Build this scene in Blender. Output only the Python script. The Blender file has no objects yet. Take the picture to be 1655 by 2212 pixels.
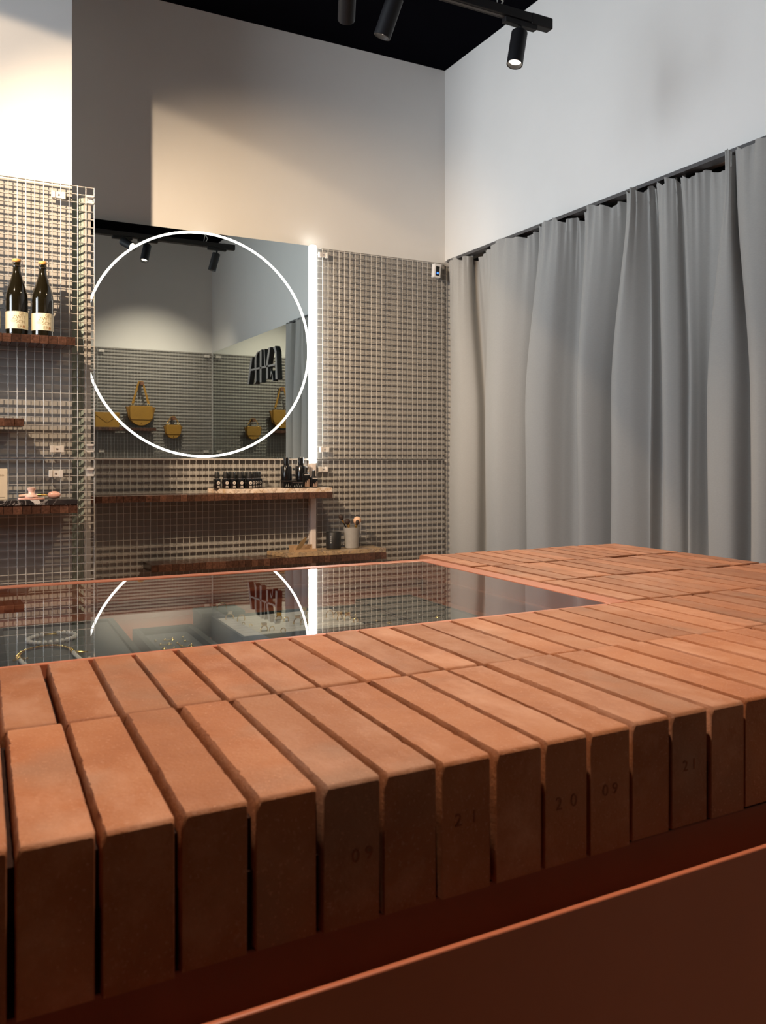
import bpy, bmesh, math, random
from mathutils import Vector, Matrix

random.seed(7)
S = bpy.context.scene
COL = S.collection
R = math.radians
PI = math.pi

# ------------------------------------------------------------------ camera
cam = bpy.data.cameras.new('camera')
cam.sensor_fit = 'HORIZONTAL'
cam.sensor_width = 36.0
cam.lens = 36.0 * 1857.0 / 1655.0
cam.shift_y = -109.0 / 1655.0
cam.clip_start = 0.02
cam.dof.use_dof = True
cam.dof.focus_distance = 1.9
cam.dof.aperture_fstop = 20.0
camo = bpy.data.objects.new('camera', cam)
COL.objects.link(camo)
camo.location = (0, 0, 1.25)
camo.rotation_euler = (R(90), 0, -R(27.737))
S.camera = camo

# ------------------------------------------------------------------ view, world, lights
S.view_settings.view_transform = 'Standard'
S.view_settings.look = 'None'
S.view_settings.gamma = 1.0
S.view_settings.use_curve_mapping = False
S.view_settings.exposure = 0.0
S.cycles.use_denoising = True
S.cycles.max_bounces = 10
S.cycles.diffuse_bounces = 5
S.cycles.glossy_bounces = 7
S.cycles.transparent_max_bounces = 16
S.cycles.caustics_reflective = False
S.cycles.caustics_refractive = False

W = bpy.data.worlds.new('world')
S.world = W
W.use_nodes = True
W.node_tree.nodes['Background'].inputs['Color'].default_value = (0.62, 0.74, 0.95, 1)
W.node_tree.nodes['Background'].inputs['Strength'].default_value = 1.0


def area_light(name, loc, target, sx, sy, power, color):
    l = bpy.data.lights.new(name, 'AREA')
    l.shape = 'RECTANGLE'
    l.size, l.size_y, l.energy, l.color = sx, sy, power, color
    o = bpy.data.objects.new(name, l)
    o.location = loc
    o.rotation_euler = (Vector(target) - Vector(loc)).to_track_quat('-Z', 'Y').to_euler()
    COL.objects.link(o)
    return o


# daylight entering through the shop window on the left (window_1)
wd = area_light('window_daylight', (-3.42, 2.55, 2.55), (3, 3.45, 2.80), 2.2, 1.9, 52.0, (0.88, 0.945, 1.0))
wd.data.spread = R(72)


def spot_light(name, loc, target, power, cone, blend, color=(1.0, 0.74, 0.48), radius=0.02):
    l = bpy.data.lights.new(name, 'SPOT')
    l.energy, l.color = power, color
    l.spot_size, l.spot_blend = R(cone), blend
    l.shadow_soft_size = radius
    o = bpy.data.objects.new(name, l)
    o.location = loc
    o.rotation_euler = (Vector(target) - Vector(loc)).to_track_quat('-Z', 'Y').to_euler()
    COL.objects.link(o)
    return o


# track spots: x, y, rail height, head direction, light direction, power, cone, blend, label
# (each lamp: soft main beam, plus for the first one the hard-edged spill of its hood)
W1 = (1.0, 0.74, 0.49)
W2 = (1.0, 0.84, 0.66)
SPOTS = [
    (-0.636, 2.45, 3.17, (0.20, 0.62, -0.745), [(88, 112, 0.06, None), (150, 84, 1.0, (0.36, 0.68, -0.70)), (400, 50, 1.0, (0.74, 0.66, -0.30))], W1, 'black spotlight on the short high track, aimed at the wine bottle pillar'),
    (1.27, 2.675, 2.94, (0.35, 0.82, -0.42), [(75, 75, 1.0, (0.25, 0.62, -0.70))], W1, 'black cylinder spotlight with its lit lens turned towards the ringed mirror'),
    (1.46, 2.675, 2.94, (-0.24, 0.27, -0.93), [(75, 90, 1.0, None)], W1, 'black cylinder spotlight second from the end of the long track'),
    (2.00, 2.675, 2.94, (-0.24, -0.10, -0.97), [(165, 104, 1.0, (-0.18, -0.32, -0.93))], W1, 'black cylinder spotlight with bright lens rim at the end of the long track'),
    (0.25, 0.62, 2.94, (0.06, 0.02, -1.0), [(120, 90, 0.9, None)], W2, 'black cylinder spotlight straight above the brick counter'),
    (2.10, 0.95, 3.75, (0.06, -0.55, -0.83), [(215, 74, 1.0, (0.03, -0.54, -0.84))], W2, 'black ceiling spotlight turned towards the hanging mustard bags'),
]

# ------------------------------------------------------------------ materials
MATS = {}


def nodes_of(name):
    m = bpy.data.materials.new(name)
    m.use_nodes = True
    nt = m.node_tree
    return m, nt, nt.nodes['Principled BSDF']


def N(nt, t, **kw):
    n = nt.nodes.new(t)
    for k, v in kw.items():
        if k in n.inputs:
            n.inputs[k].default_value = v
        else:
            setattr(n, k, v)
    return n


def mat(name, col, rough=0.5, metal=0.0, var=0.0, scale=20.0, bump=0.0, bscale=200.0, spec=0.5, emit=None, estr=0.0,
        stretch=None, sheen=0.0, coat=0.0, rnd=0.0, col2=None):
    m, nt, p = nodes_of(name)
    L = nt.links
    p.inputs['Roughness'].default_value = rough
    p.inputs['Metallic'].default_value = metal
    p.inputs['Specular IOR Level'].default_value = spec
    if sheen:
        p.inputs['Sheen Weight'].default_value = sheen
    if coat:
        p.inputs['Coat Weight'].default_value = coat
    c4 = (col[0], col[1], col[2], 1)
    p.inputs['Base Color'].default_value = c4
    tc = N(nt, 'ShaderNodeTexCoord')
    vec = tc.outputs['Object']
    oi = None
    if rnd or stretch:
        mp = N(nt, 'ShaderNodeMapping')
        L.new(vec, mp.inputs['Vector'])
        if stretch:
            mp.inputs['Scale'].default_value = stretch
        if rnd:
            oi = N(nt, 'ShaderNodeObjectInfo')
            mu = N(nt, 'ShaderNodeMath', operation='MULTIPLY')
            mu.inputs[1].default_value = 37.0
            L.new(oi.outputs['Random'], mu.inputs[0])
            cb = N(nt, 'ShaderNodeCombineXYZ')
            for i in range(3):
                L.new(mu.outputs[0], cb.inputs[i])
            L.new(cb.outputs[0], mp.inputs['Location'])
        vec = mp.outputs['Vector']
    if var or col2:
        nz = N(nt, 'ShaderNodeTexNoise')
        nz.inputs['Scale'].default_value = scale
        nz.inputs['Detail'].default_value = 6
        nz.inputs['Roughness'].default_value = 0.6
        L.new(vec, nz.inputs['Vector'])
        rp = N(nt, 'ShaderNodeValToRGB')
        rp.color_ramp.elements[0].position = 0.3
        rp.color_ramp.elements[1].position = 0.72
        a = [max(0, x * (1 - var)) for x in col]
        b = col2 if col2 else [min(1, x * (1 + var)) for x in col]
        rp.color_ramp.elements[0].color = (*a, 1)
        rp.color_ramp.elements[1].color = (*b, 1)
        L.new(nz.outputs['Fac'], rp.inputs['Fac'])
        out = rp.outputs['Color']
        if rnd:
            hs = N(nt, 'ShaderNodeHueSaturation')
            mr = N(nt, 'ShaderNodeMapRange')
            mr.inputs['To Min'].default_value = 1 - rnd
            mr.inputs['To Max'].default_value = 1 + rnd
            L.new(oi.outputs['Random'], mr.inputs['Value'])
            L.new(mr.outputs['Result'], hs.inputs['Value'])
            L.new(out, hs.inputs['Color'])
            out = hs.outputs['Color']
        L.new(out, p.inputs['Base Color'])
    if bump:
        n2 = N(nt, 'ShaderNodeTexNoise')
        n2.inputs['Scale'].default_value = bscale
        n2.inputs['Detail'].default_value = 4
        L.new(vec, n2.inputs['Vector'])
        bp = N(nt, 'ShaderNodeBump')
        bp.inputs['Strength'].default_value = bump
        bp.inputs['Distance'].default_value = 0.002
        L.new(n2.outputs['Fac'], bp.inputs['Height'])
        L.new(bp.outputs['Normal'], p.inputs['Normal'])
    if emit:
        p.inputs['Emission Color'].default_value = (*emit, 1)
        p.inputs['Emission Strength'].default_value = estr
    MATS[name] = m
    return m


def brick_material():
    m, nt, p = nodes_of('brick_clay')
    L = nt.links
    tc = N(nt, 'ShaderNodeTexCoord')
    oi = N(nt, 'ShaderNodeObjectInfo')
    mu = N(nt, 'ShaderNodeMath', operation='MULTIPLY')
    mu.inputs[1].default_value = 91.0
    L.new(oi.outputs['Random'], mu.inputs[0])
    cb = N(nt, 'ShaderNodeCombineXYZ')
    for i in range(3):
        L.new(mu.outputs[0], cb.inputs[i])
    ad = N(nt, 'ShaderNodeVectorMath', operation='ADD')
    L.new(tc.outputs['Object'], ad.inputs[0])
    L.new(cb.outputs[0], ad.inputs[1])

    def noise(scale, detail=5, rough=0.6, stretch=None):
        v = ad.outputs[0]
        if stretch:
            mp = N(nt, 'ShaderNodeMapping')
            mp.inputs['Scale'].default_value = stretch
            L.new(v, mp.inputs['Vector'])
            v = mp.outputs['Vector']
        n = N(nt, 'ShaderNodeTexNoise')
        n.inputs['Scale'].default_value = scale
        n.inputs['Detail'].default_value = detail
        n.inputs['Roughness'].default_value = rough
        L.new(v, n.inputs['Vector'])
        return n.outputs['Fac']

    def ramp(fac, stops):
        r = N(nt, 'ShaderNodeValToRGB')
        e = r.color_ramp.elements
        e[0].position, e[0].color = stops[0][0], (*stops[0][1], 1)
        e[1].position, e[1].color = stops[-1][0], (*stops[-1][1], 1)
        for q, c in stops[1:-1]:
            x = e.new(q)
            x.color = (*c, 1)
        L.new(fac, r.inputs['Fac'])
        return r.outputs['Color']

    base = ramp(noise(9.0, 6), [(0.30, (0.36, 0.112, 0.037)), (0.5, (0.43, 0.150, 0.057)), (0.72, (0.49, 0.20, 0.094))])
    # pale dusty patches
    dust = ramp(noise(14.0, 7, 0.65, (1, 0.45, 1)), [(0.50, (0, 0, 0)), (0.70, (0.75, 0.75, 0.75))])
    mx = N(nt, 'ShaderNodeMix', data_type='RGBA')
    L.new(dust, mx.inputs['Factor'])
    L.new(base, mx.inputs['A'])
    mx.inputs['B'].default_value = (0.60, 0.29, 0.175, 1)
    # grey film on some bricks
    gm = ramp(noise(5.0, 3), [(0.56, (0, 0, 0)), (0.70, (0.55, 0.55, 0.55))])
    m2 = N(nt, 'ShaderNodeMix', data_type='RGBA')
    L.new(gm, m2.inputs['Factor'])
    L.new(mx.outputs['Result'], m2.inputs['A'])
    m2.inputs['B'].default_value = (0.30, 0.16, 0.10, 1)
    # light specks
    sp = ramp(noise(420.0, 2, 0.5), [(0.62, (0, 0, 0)), (0.72, (0.8, 0.8, 0.8))])
    m3 = N(nt, 'ShaderNodeMix', data_type='RGBA')
    L.new(sp, m3.inputs['Factor'])
    L.new(m2.outputs['Result'], m3.inputs['A'])
    m3.inputs['B'].default_value = (0.58, 0.27, 0.16, 1)
    hs = N(nt, 'ShaderNodeHueSaturation')
    mr = N(nt, 'ShaderNodeMapRange')
    mr.inputs['To Min'].default_value = 0.82
    mr.inputs['To Max'].default_value = 1.16
    L.new(oi.outputs['Random'], mr.inputs['Value'])
    L.new(mr.outputs['Result'], hs.inputs['Value'])
    L.new(m3.outputs['Result'], hs.inputs['Color'])
    L.new(hs.outputs['Color'], p.inputs['Base Color'])
    rr = N(nt, 'ShaderNodeMapRange')
    rr.inputs['To Min'].default_value = 0.40
    rr.inputs['To Max'].default_value = 0.72
    L.new(noise(25.0), rr.inputs['Value'])
    L.new(rr.outputs['Result'], p.inputs['Roughness'])
    p.inputs['Specular IOR Level'].default_value = 0.45
    b1 = N(nt, 'ShaderNodeBump')
    b1.inputs['Strength'].default_value = 0.6
    b1.inputs['Distance'].default_value = 0.0015
    L.new(noise(330.0, 5, 0.7), b1.inputs['Height'])
    b2 = N(nt, 'ShaderNodeBump')
    b2.inputs['Strength'].default_value = 0.4
    b2.inputs['Distance'].default_value = 0.002
    L.new(noise(48.0, 3), b2.inputs['Height'])
    L.new(b1.outputs['Normal'], b2.inputs['Normal'])
    L.new(b2.outputs['Normal'], p.inputs['Normal'])
    MATS['brick'] = m


def stone_material(name, cols, vein, scale, vscale):
    m, nt, p = nodes_of(name)
    L = nt.links
    tc = N(nt, 'ShaderNodeTexCoord')
    n = N(nt, 'ShaderNodeTexNoise')
    n.inputs['Scale'].default_value = scale
    n.inputs['Detail'].default_value = 8
    n.inputs['Distortion'].default_value = 1.6
    L.new(tc.outputs['Object'], n.inputs['Vector'])
    r = N(nt, 'ShaderNodeValToRGB')
    e = r.color_ramp.elements
    e[0].position, e[0].color = 0.32, (*cols[0], 1)
    e[1].position, e[1].color = 0.68, (*cols[2], 1)
    x = e.new(0.5)
    x.color = (*cols[1], 1)
    L.new(n.outputs['Fac'], r.inputs['Fac'])
    w = N(nt, 'ShaderNodeTexNoise')
    w.inputs['Scale'].default_value = vscale
    w.inputs['Detail'].default_value = 5
    w.inputs['Distortion'].default_value = 2.5
    L.new(tc.outputs['Object'], w.inputs['Vector'])
    s1 = N(nt, 'ShaderNodeMath', operation='SUBTRACT')
    s1.inputs[1].default_value = 0.5
    L.new(w.outputs['Fac'], s1.inputs[0])
    ab = N(nt, 'ShaderNodeMath', operation='ABSOLUTE')
    L.new(s1.outputs[0], ab.inputs[0])
    lt = N(nt, 'ShaderNodeMapRange')
    lt.inputs['From Min'].default_value = 0.0
    lt.inputs['From Max'].default_value = 0.03
    lt.inputs['To Min'].default_value = 0.75
    lt.inputs['To Max'].default_value = 0.0
    L.new(ab.outputs[0], lt.inputs['Value'])
    mx = N(nt, 'ShaderNodeMix', data_type='RGBA')
    L.new(lt.outputs['Result'], mx.inputs['Factor'])
    L.new(r.outputs['Color'], mx.inputs['A'])
    mx.inputs['B'].default_value = (*vein, 1)
    L.new(mx.outputs['Result'], p.inputs['Base Color'])
    p.inputs['Roughness'].default_value = 0.25
    MATS[name] = m


def glass_material(name, tint=(1, 1, 1), ior=1.52, rough=0.0):
    m = bpy.data.materials.new(name)
    m.use_nodes = True
    nt = m.node_tree
    nt.nodes.clear()
    L = nt.links
    o = N(nt, 'ShaderNodeOutputMaterial')
    t = N(nt, 'ShaderNodeBsdfTransparent')
    t.inputs['Color'].default_value = (*tint, 1)
    g = N(nt, 'ShaderNodeBsdfGlossy')
    g.inputs['Roughness'].default_value = rough
    f = N(nt, 'ShaderNodeFresnel')
    f.inputs['IOR'].default_value = ior
    ge = N(nt, 'ShaderNodeNewGeometry')
    mf = N(nt, 'ShaderNodeMath', operation='SUBTRACT', use_clamp=True)
    L.new(f.outputs[0], mf.inputs[0])
    L.new(ge.outputs['Backfacing'], mf.inputs[1])
    d2 = N(nt, 'ShaderNodeMath', operation='MULTIPLY')
    d2.inputs[1].default_value = 2.0
    L.new(mf.outputs[0], d2.inputs[0])
    p1 = N(nt, 'ShaderNodeMath', operation='ADD')
    p1.inputs[1].default_value = 1.0
    L.new(mf.outputs[0], p1.inputs[0])
    dv = N(nt, 'ShaderNodeMath', operation='DIVIDE')
    L.new(d2.outputs[0], dv.inputs[0])
    L.new(p1.outputs[0], dv.inputs[1])
    mx = N(nt, 'ShaderNodeMixShader')
    L.new(dv.outputs[0], mx.inputs['Fac'])
    L.new(t.outputs[0], mx.inputs[1])
    L.new(g.outputs[0], mx.inputs[2])
    L.new(mx.outputs[0], o.inputs['Surface'])
    MATS[name] = m


mat('wall', (0.74, 0.735, 0.72), 0.85, var=0.015, scale=3, bump=0.05, bscale=300)
mat('ceiling', (0.004, 0.004, 0.006), 0.9, var=0.1, scale=4, spec=0.0)
mat('wall_bounce', (0.55, 0.36, 0.24), 0.85, var=0.02, scale=3)  # unseen rear wall, tone warmed to bounce reddish light onto the brick fronts
mat('green_board', (0.42, 0.50, 0.47), 0.35, var=0.04, scale=8)
mat('backing', (0.35, 0.335, 0.315), 0.8, var=0.03, scale=4)
mat('floor', (0.28, 0.17, 0.11), 0.55, var=0.12, scale=3, bump=0.05)
mat('dark', (0.012, 0.012, 0.013), 0.7, var=0.1)
mat('wire', (0.54, 0.525, 0.50), 0.42, 0.25, var=0.04, scale=40)
mat('clip', (0.74, 0.70, 0.66), 0.35, 0.15, var=0.05, scale=30)
mat('clip_bright', (0.8, 0.78, 0.75), 0.3, 0.3, var=0.05, scale=30)
mat('steel', (0.55, 0.55, 0.55), 0.3, 1.0, var=0.05)
mat('walnut', (0.085, 0.040, 0.026), 0.22, var=0.5, scale=14, stretch=(6, 1, 6), rnd=0.45, bump=0.15, bscale=80)
mat('walnut_peg', (0.19, 0.085, 0.05), 0.5, var=0.3, scale=30)
mat('frame', (0.56, 0.175, 0.088), 0.42, var=0.04, scale=8)
mat('panel', (0.54, 0.155, 0.075), 0.45, var=0.05, scale=5)
mat('plate', (0.30, 0.105, 0.058), 0.6, var=0.08, scale=8)
mat('tray', (0.030, 0.036, 0.038), 0.75, var=0.1, scale=60, bump=0.1, bscale=500)
mat('pad', (0.13, 0.135, 0.145), 0.9, var=0.06, scale=80, bump=0.2, bscale=600)
mat('pad_white', (0.62, 0.55, 0.51), 0.9, var=0.04, scale=80, bump=0.1, bscale=600)
mat('gold', (0.90, 0.62, 0.22), 0.22, 1.0, var=0.06)
mat('silver', (0.8, 0.8, 0.8), 0.2, 1.0, var=0.05)
mat('pearl', (0.90, 0.82, 0.80), 0.22, 0.0, var=0.06, coat=0.6)
mat('black_metal', (0.010, 0.010, 0.012), 0.5, 0.0, var=0.1, spec=0.3)
mat('lens', (0.9, 0.9, 0.9), 0.3, var=0.02, emit=(1.0, 0.86, 0.70), estr=4.0)
mat('lens_off', (0.35, 0.33, 0.31), 0.3, var=0.02)
mat('led_on', (0.9, 0.9, 0.9), 0.4, var=0.02, emit=(1.0, 0.98, 0.90), estr=20.0)
mat('ring_on', (0.9, 0.9, 0.9), 0.4, var=0.02, emit=(1.0, 0.97, 0.88), estr=5.0)
mat('led_off', (0.80, 0.72, 0.69), 0.5, var=0.02)
mat('curtain', (0.335, 0.33, 0.315), 0.9, var=0.05, scale=90, sheen=0.25, bump=0.25, bscale=420, stretch=(1, 1, 5))
mat('track', (0.10, 0.10, 0.105), 0.5, 0.3, var=0.08)
mat('bottle_glass', (0.010, 0.008, 0.004), 0.05, var=0.1, spec=0.7)
mat('label', (0.78, 0.74, 0.56), 0.65, var=0.03, scale=60)
mat('label_ink', (0.33, 0.25, 0.10), 0.6, var=0.05)
mat('label_dot', (0.42, 0.22, 0.08), 0.5, var=0.05)
mat('cork', (0.72, 0.36, 0.10), 0.55, var=0.15, scale=200)
mat('black_gloss', (0.006, 0.006, 0.007), 0.16, var=0.1)
mat('black_matte', (0.012, 0.012, 0.012), 0.5, var=0.1)
mat('white_print', (0.72, 0.66, 0.62), 0.6, var=0.02)
mat('pink_print', (0.30, 0.20, 0.15), 0.6, var=0.1)
mat('grey_cup', (0.36, 0.345, 0.32), 0.6, var=0.05, scale=60)
mat('tan', (0.50, 0.33, 0.19), 0.5, var=0.1, scale=60)
mat('olive_wood', (0.26, 0.17, 0.08), 0.45, 0.2, var=0.1, scale=60)
mat('bristle_dark', (0.035, 0.018, 0.012), 0.7, var=0.3, scale=300, stretch=(1, 1, 0.1))
mat('bristle_light', (0.78, 0.50, 0.33), 0.7, var=0.15, scale=300, stretch=(1, 1, 0.1))
mat('rose', (0.78, 0.42, 0.33), 0.3, var=0.1, scale=60, coat=0.3)
mat('rose_pale', (0.82, 0.55, 0.46), 0.3, var=0.1, scale=60, coat=0.3)
mat('card', (0.66, 0.56, 0.42), 0.7, var=0.03, scale=50)
mat('card_ink', (0.30, 0.24, 0.17), 0.7, var=0.03)
mat('mustard', (0.36, 0.195, 0.030), 0.45, var=0.08, scale=30, bump=0.1, bscale=300)
mat('mustard_dark', (0.23, 0.115, 0.018), 0.5, var=0.08, scale=30)
mat('device_white', (0.80, 0.80, 0.80), 0.4, var=0.02)
mat('blue_led', (0.02, 0.08, 0.6), 0.3, var=0.02, emit=(0.05, 0.2, 1.0), estr=3.0)
mat('logo_face', (0.50, 0.49, 0.47), 0.4, 0.2, var=0.04)
mat('cable', (0.5, 0.5, 0.48), 0.5, var=0.05)
mat('mirror', (0.74, 0.79, 0.76), 0.0, 1.0)
mat('mirror_edge', (0.45, 0.60, 0.52), 0.15, var=0.05)
mat('stamp', (0.25, 0.078, 0.032), 0.8, var=0.15, scale=200)
mat('gap_shade', (0.030, 0.013, 0.009), 0.9, var=0.2, scale=90, spec=0.1)  # near-black, puts deep shade into the colour between the bricks
mat('pavement', (0.25, 0.25, 0.25), 0.8, var=0.1, scale=4)
brick_material()
stone_material('onyx', [(0.72, 0.58, 0.46), (0.80, 0.68, 0.58), (0.62, 0.42, 0.24)], (0.20, 0.10, 0.04), 9, 13)
stone_material('petrified', [(0.36, 0.27, 0.18), (0.52, 0.36, 0.20), (0.30, 0.25, 0.22)], (0.12, 0.08, 0.06), 7, 11)
stone_material('black_marble', [(0.015, 0.015, 0.016), (0.02, 0.02, 0.022), (0.035, 0.03, 0.03)], (0.35, 0.33, 0.32), 8, 9)
stone_material('white_spot', [(0.7, 0.66, 0.63), (0.6, 0.56, 0.53), (0.75, 0.7, 0.68)], (0.4, 0.36, 0.34), 40, 50)
glass_material('case_glass', (0.93, 0.96, 0.95))
glass_material('window_glass', (0.97, 0.98, 0.98))


# ------------------------------------------------------------------ geometry helpers
class G:
    def __init__(self):
        self.v, self.f = [], []

    def add(self, v, f):
        o = len(self.v)
        self.v += [tuple(x) for x in v]
        self.f += [tuple(i + o for i in q) for q in f]
        return self

    def merge(self, g, M=None):
        return self.add([tuple(M @ Vector(x)) for x in g.v] if M else g.v, g.f)

    def box(self, x0, x1, y0, y1, z0, z1, fn=None):
        v = [(x0, y0, z0), (x1, y0, z0), (x1, y1, z0), (x0, y1, z0), (x0, y0, z1), (x1, y0, z1), (x1, y1, z1), (x0, y1, z1)]
        if fn:
            v = [fn(*p) for p in v]
        return self.add(v, [(0, 3, 2, 1), (4, 5, 6, 7), (0, 1, 5, 4), (1, 2, 6, 5), (2, 3, 7, 6), (3, 0, 4, 7)])

    def tube(self, pts, r, n=8, cap=True, closed=False):
        pts = [Vector(p) for p in pts]
        m = len(pts)
        rr = r if isinstance(r, (list, tuple)) else [r] * m
        vs, fs = [], []
        ref = None
        for i, p in enumerate(pts):
            if closed:
                d = pts[(i + 1) % m] - pts[i - 1]
            else:
                d = pts[min(i + 1, m - 1)] - pts[max(i - 1, 0)]
            d.normalize()
            if ref is None:
                ref = Vector((0, 0, 1)) if abs(d.z) < 0.9 else Vector((1, 0, 0))
            a = d.cross(ref)
            if a.length < 1e-6:
                a = d.cross(Vector((0, 1, 0)))
            a.normalize()
            b = a.cross(d)
            b.normalize()
            ref = b
            for k in range(n):
                t = 2 * PI * k / n
                vs.append(p + (a * math.cos(t) + b * math.sin(t)) * rr[i])
        for i in range(m if closed else m - 1):
            j = (i + 1) % m
            for k in range(n):
                fs.append((i * n + k, i * n + (k + 1) % n, j * n + (k + 1) % n, j * n + k))
        if cap and not closed:
            fs.append(tuple(range(n))[::-1])
            fs.append(tuple((m - 1) * n + k for k in range(n)))
        return self.add(vs, fs)

    def lathe(self, c, prof, n=24, M=None):
        vs, fs = [], []
        for r, z in prof:
            for k in range(n):
                t = 2 * PI * k / n
                p = Vector((r * math.cos(t), r * math.sin(t), z))
                if M:
                    p = M @ p
                vs.append(p + Vector(c))
        for i in range(len(prof) - 1):
            for k in range(n):
                fs.append((i * n + k, i * n + (k + 1) % n, (i + 1) * n + (k + 1) % n, (i + 1) * n + k))
        if prof[0][0] > 1e-5:
            fs.append(tuple(range(n))[::-1])
        if prof[-1][0] > 1e-5:
            fs.append(tuple((len(prof) - 1) * n + k for k in range(n)))
        return self.add(vs, fs)

    def ball(self, c, r, n=10, m=6):
        rx, ry, rz = r if isinstance(r, (list, tuple)) else (r, r, r)
        prof = [(math.sin(PI * i / m), -math.cos(PI * i / m)) for i in range(m + 1)]
        prof[0] = (0.001, -1)
        prof[-1] = (0.001, 1)
        g = G().lathe((0, 0, 0), prof, n)
        return self.add([(c[0] + p[0] * rx, c[1] + p[1] * ry, c[2] + p[2] * rz) for p in g.v], g.f)

    def prism(self, poly, lo, hi, axis='y', fn=None):
        """polygon in the two other axes, extruded along axis from lo to hi"""
        def P(a, b, t):
            q = {'x': (t, a, b), 'y': (a, t, b), 'z': (a, b, t)}[axis]
            return fn(*q) if fn else q
        n = len(poly)
        vs = [P(a, b, lo) for a, b in poly] + [P(a, b, hi) for a, b in poly]
        fs = [tuple(range(n)), tuple(range(2 * n - 1, n - 1, -1))]
        fs += [(i, n + i, n + (i + 1) % n, (i + 1) % n) for i in range(n)]
        return self.add(vs, fs)


WL = {}


def mesh_of(name, g, origin, smooth=None, bevel=0.0):
    me = bpy.data.meshes.new(name)
    ox, oy, oz = origin
    me.from_pydata([(x - ox, y - oy, z - oz) for x, y, z in g.v], [], g.f)
    bm = bmesh.new()
    bm.from_mesh(me)
    bmesh.ops.recalc_face_normals(bm, faces=bm.faces)
    if bevel:
        bmesh.ops.bevel(bm, geom=[e for e in bm.edges if len(e.link_faces) == 2 and e.calc_face_angle(0) > 0.5],
                        offset=bevel, segments=2, profile=0.5, affect='EDGES')
    bm.to_mesh(me)
    bm.free()
    if smooth is not None:
        for p in me.polygons:
            p.use_smooth = True
        me.set_sharp_from_angle(angle=R(smooth))
        for p in me.polygons:
            if len(p.vertices) > 8:
                p.use_smooth = False
    me.update()
    return me


def mk(name, g, m, parent=None, origin=None, smooth=None, bevel=0.0):
    """link one mesh object from world-space geometry"""
    if origin is None:
        if parent is not None:
            origin = WL[parent.name]
        else:
            xs, ys, zs = zip(*g.v)
            origin = ((min(xs) + max(xs)) / 2, (min(ys) + max(ys)) / 2, min(zs))
    o = bpy.data.objects.new(name, mesh_of(name, g, origin, smooth, bevel))
    o.data.materials.append(MATS[m])
    COL.objects.link(o)
    WL[o.name] = origin
    if parent is not None:
        o.parent = parent
        pw = WL[parent.name]
        o.location = (origin[0] - pw[0], origin[1] - pw[1], origin[2] - pw[2])
    else:
        o.location = origin
    return o


def tag(o, label=None, cat=None, group=None, kind=None):
    if label:
        o['label'] = label
    if cat:
        o['category'] = cat
    if group:
        o['group'] = group
    if kind:
        o['kind'] = kind
    return o


def thing(name, loc, label, cat, group=None):
    o = bpy.data.objects.new(name, None)
    o.empty_display_size = 0.05
    o.location = loc
    COL.objects.link(o)
    WL[o.name] = tuple(loc)
    return tag(o, label, cat, group)


def dup(root, loc, label, group=None):
    """copy of a thing with copies of its parts and sub-parts"""
    r = root.copy()
    COL.objects.link(r)
    r.location = loc
    WL[r.name] = tuple(loc)
    r['label'] = label
    if group:
        r['group'] = group
    for ch in list(root.children):
        c = ch.copy()
        COL.objects.link(c)
        c.parent = r
        for gch in list(ch.children):
            d = gch.copy()
            COL.objects.link(d)
            d.parent = c
    return r


def text_geo(s, size, depth=0.0004, align='CENTER', fn=None, bold=0.0):
    cu = bpy.data.curves.new('writing', 'FONT')
    cu.body = s
    cu.size = size
    cu.align_x = align
    cu.align_y = 'CENTER'
    cu.extrude = depth
    cu.offset = bold
    cu.resolution_u = 3
    o = bpy.data.objects.new('writing', cu)
    COL.objects.link(o)
    bpy.context.view_layer.update()
    me = bpy.data.meshes.new_from_object(o.evaluated_get(bpy.context.evaluated_depsgraph_get()))
    g = G().add([fn(*v.co) if fn else tuple(v.co) for v in me.vertices], [tuple(p.vertices) for p in me.polygons])
    bpy.data.objects.remove(o)
    bpy.data.curves.remove(cu)
    bpy.data.meshes.remove(me)
    return g


def structure(name, g, m, label=None, **kw):
    return tag(mk(name, g, m, **kw), label, kind='structure')


# ------------------------------------------------------------------ room shell
XR = 2.914          # inner face of the right wall
structure('floor', G().box(-3.6, 3.75, -4.6, 4.95, -0.1, 0.0), 'floor')
structure('ceiling', G().box(-3.6, 3.75, -4.6, 4.95, 3.752, 3.85), 'ceiling')
structure('wall_back', G().box(0.45, 3.75, 4.69, 4.85, 0, 3.752), 'wall')
structure('wall_back_left', G().box(-3.45, 0.557, 4.045, 4.69, 0, 3.752), 'wall')
structure('wall_front', G().box(1.20, XR, -0.67, -0.55, 0, 3.752), 'wall')
structure('wall_front_far', G().box(-3.45, 1.20, -4.6, -4.45, 0, 3.752).box(1.20, 1.32, -4.45, -0.67, 0, 3.752), 'wall_bounce')  # out of view, set far back so less fill light reaches the counter front
structure('wall_right', G().box(XR, XR + 0.12, -0.67, 4.69, 2.53, 3.752).box(XR, XR + 0.12, -0.67, 1.95, 0, 2.53), 'wall')
structure('wall_right_recess', G().box(3.63, 3.75, 1.6, 4.69, 0, 3.752).box(XR + 0.12, 3.63, 1.6, 1.72, 0, 3.752), 'dark')  # near-black colour stands in for the unlit recess behind the curtain
wl = G()
wl.box(-3.60, -3.45, -4.6, 0.9, 0, 3.752).box(-3.60, -3.45, 3.7, 4.85, 0, 3.752)
wl.box(-3.60, -3.45, 0.9, 3.7, 0, 1.2).box(-3.60, -3.45, 0.9, 3.7, 3.3, 3.752)
structure('wall_left', wl, 'wall')
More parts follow.
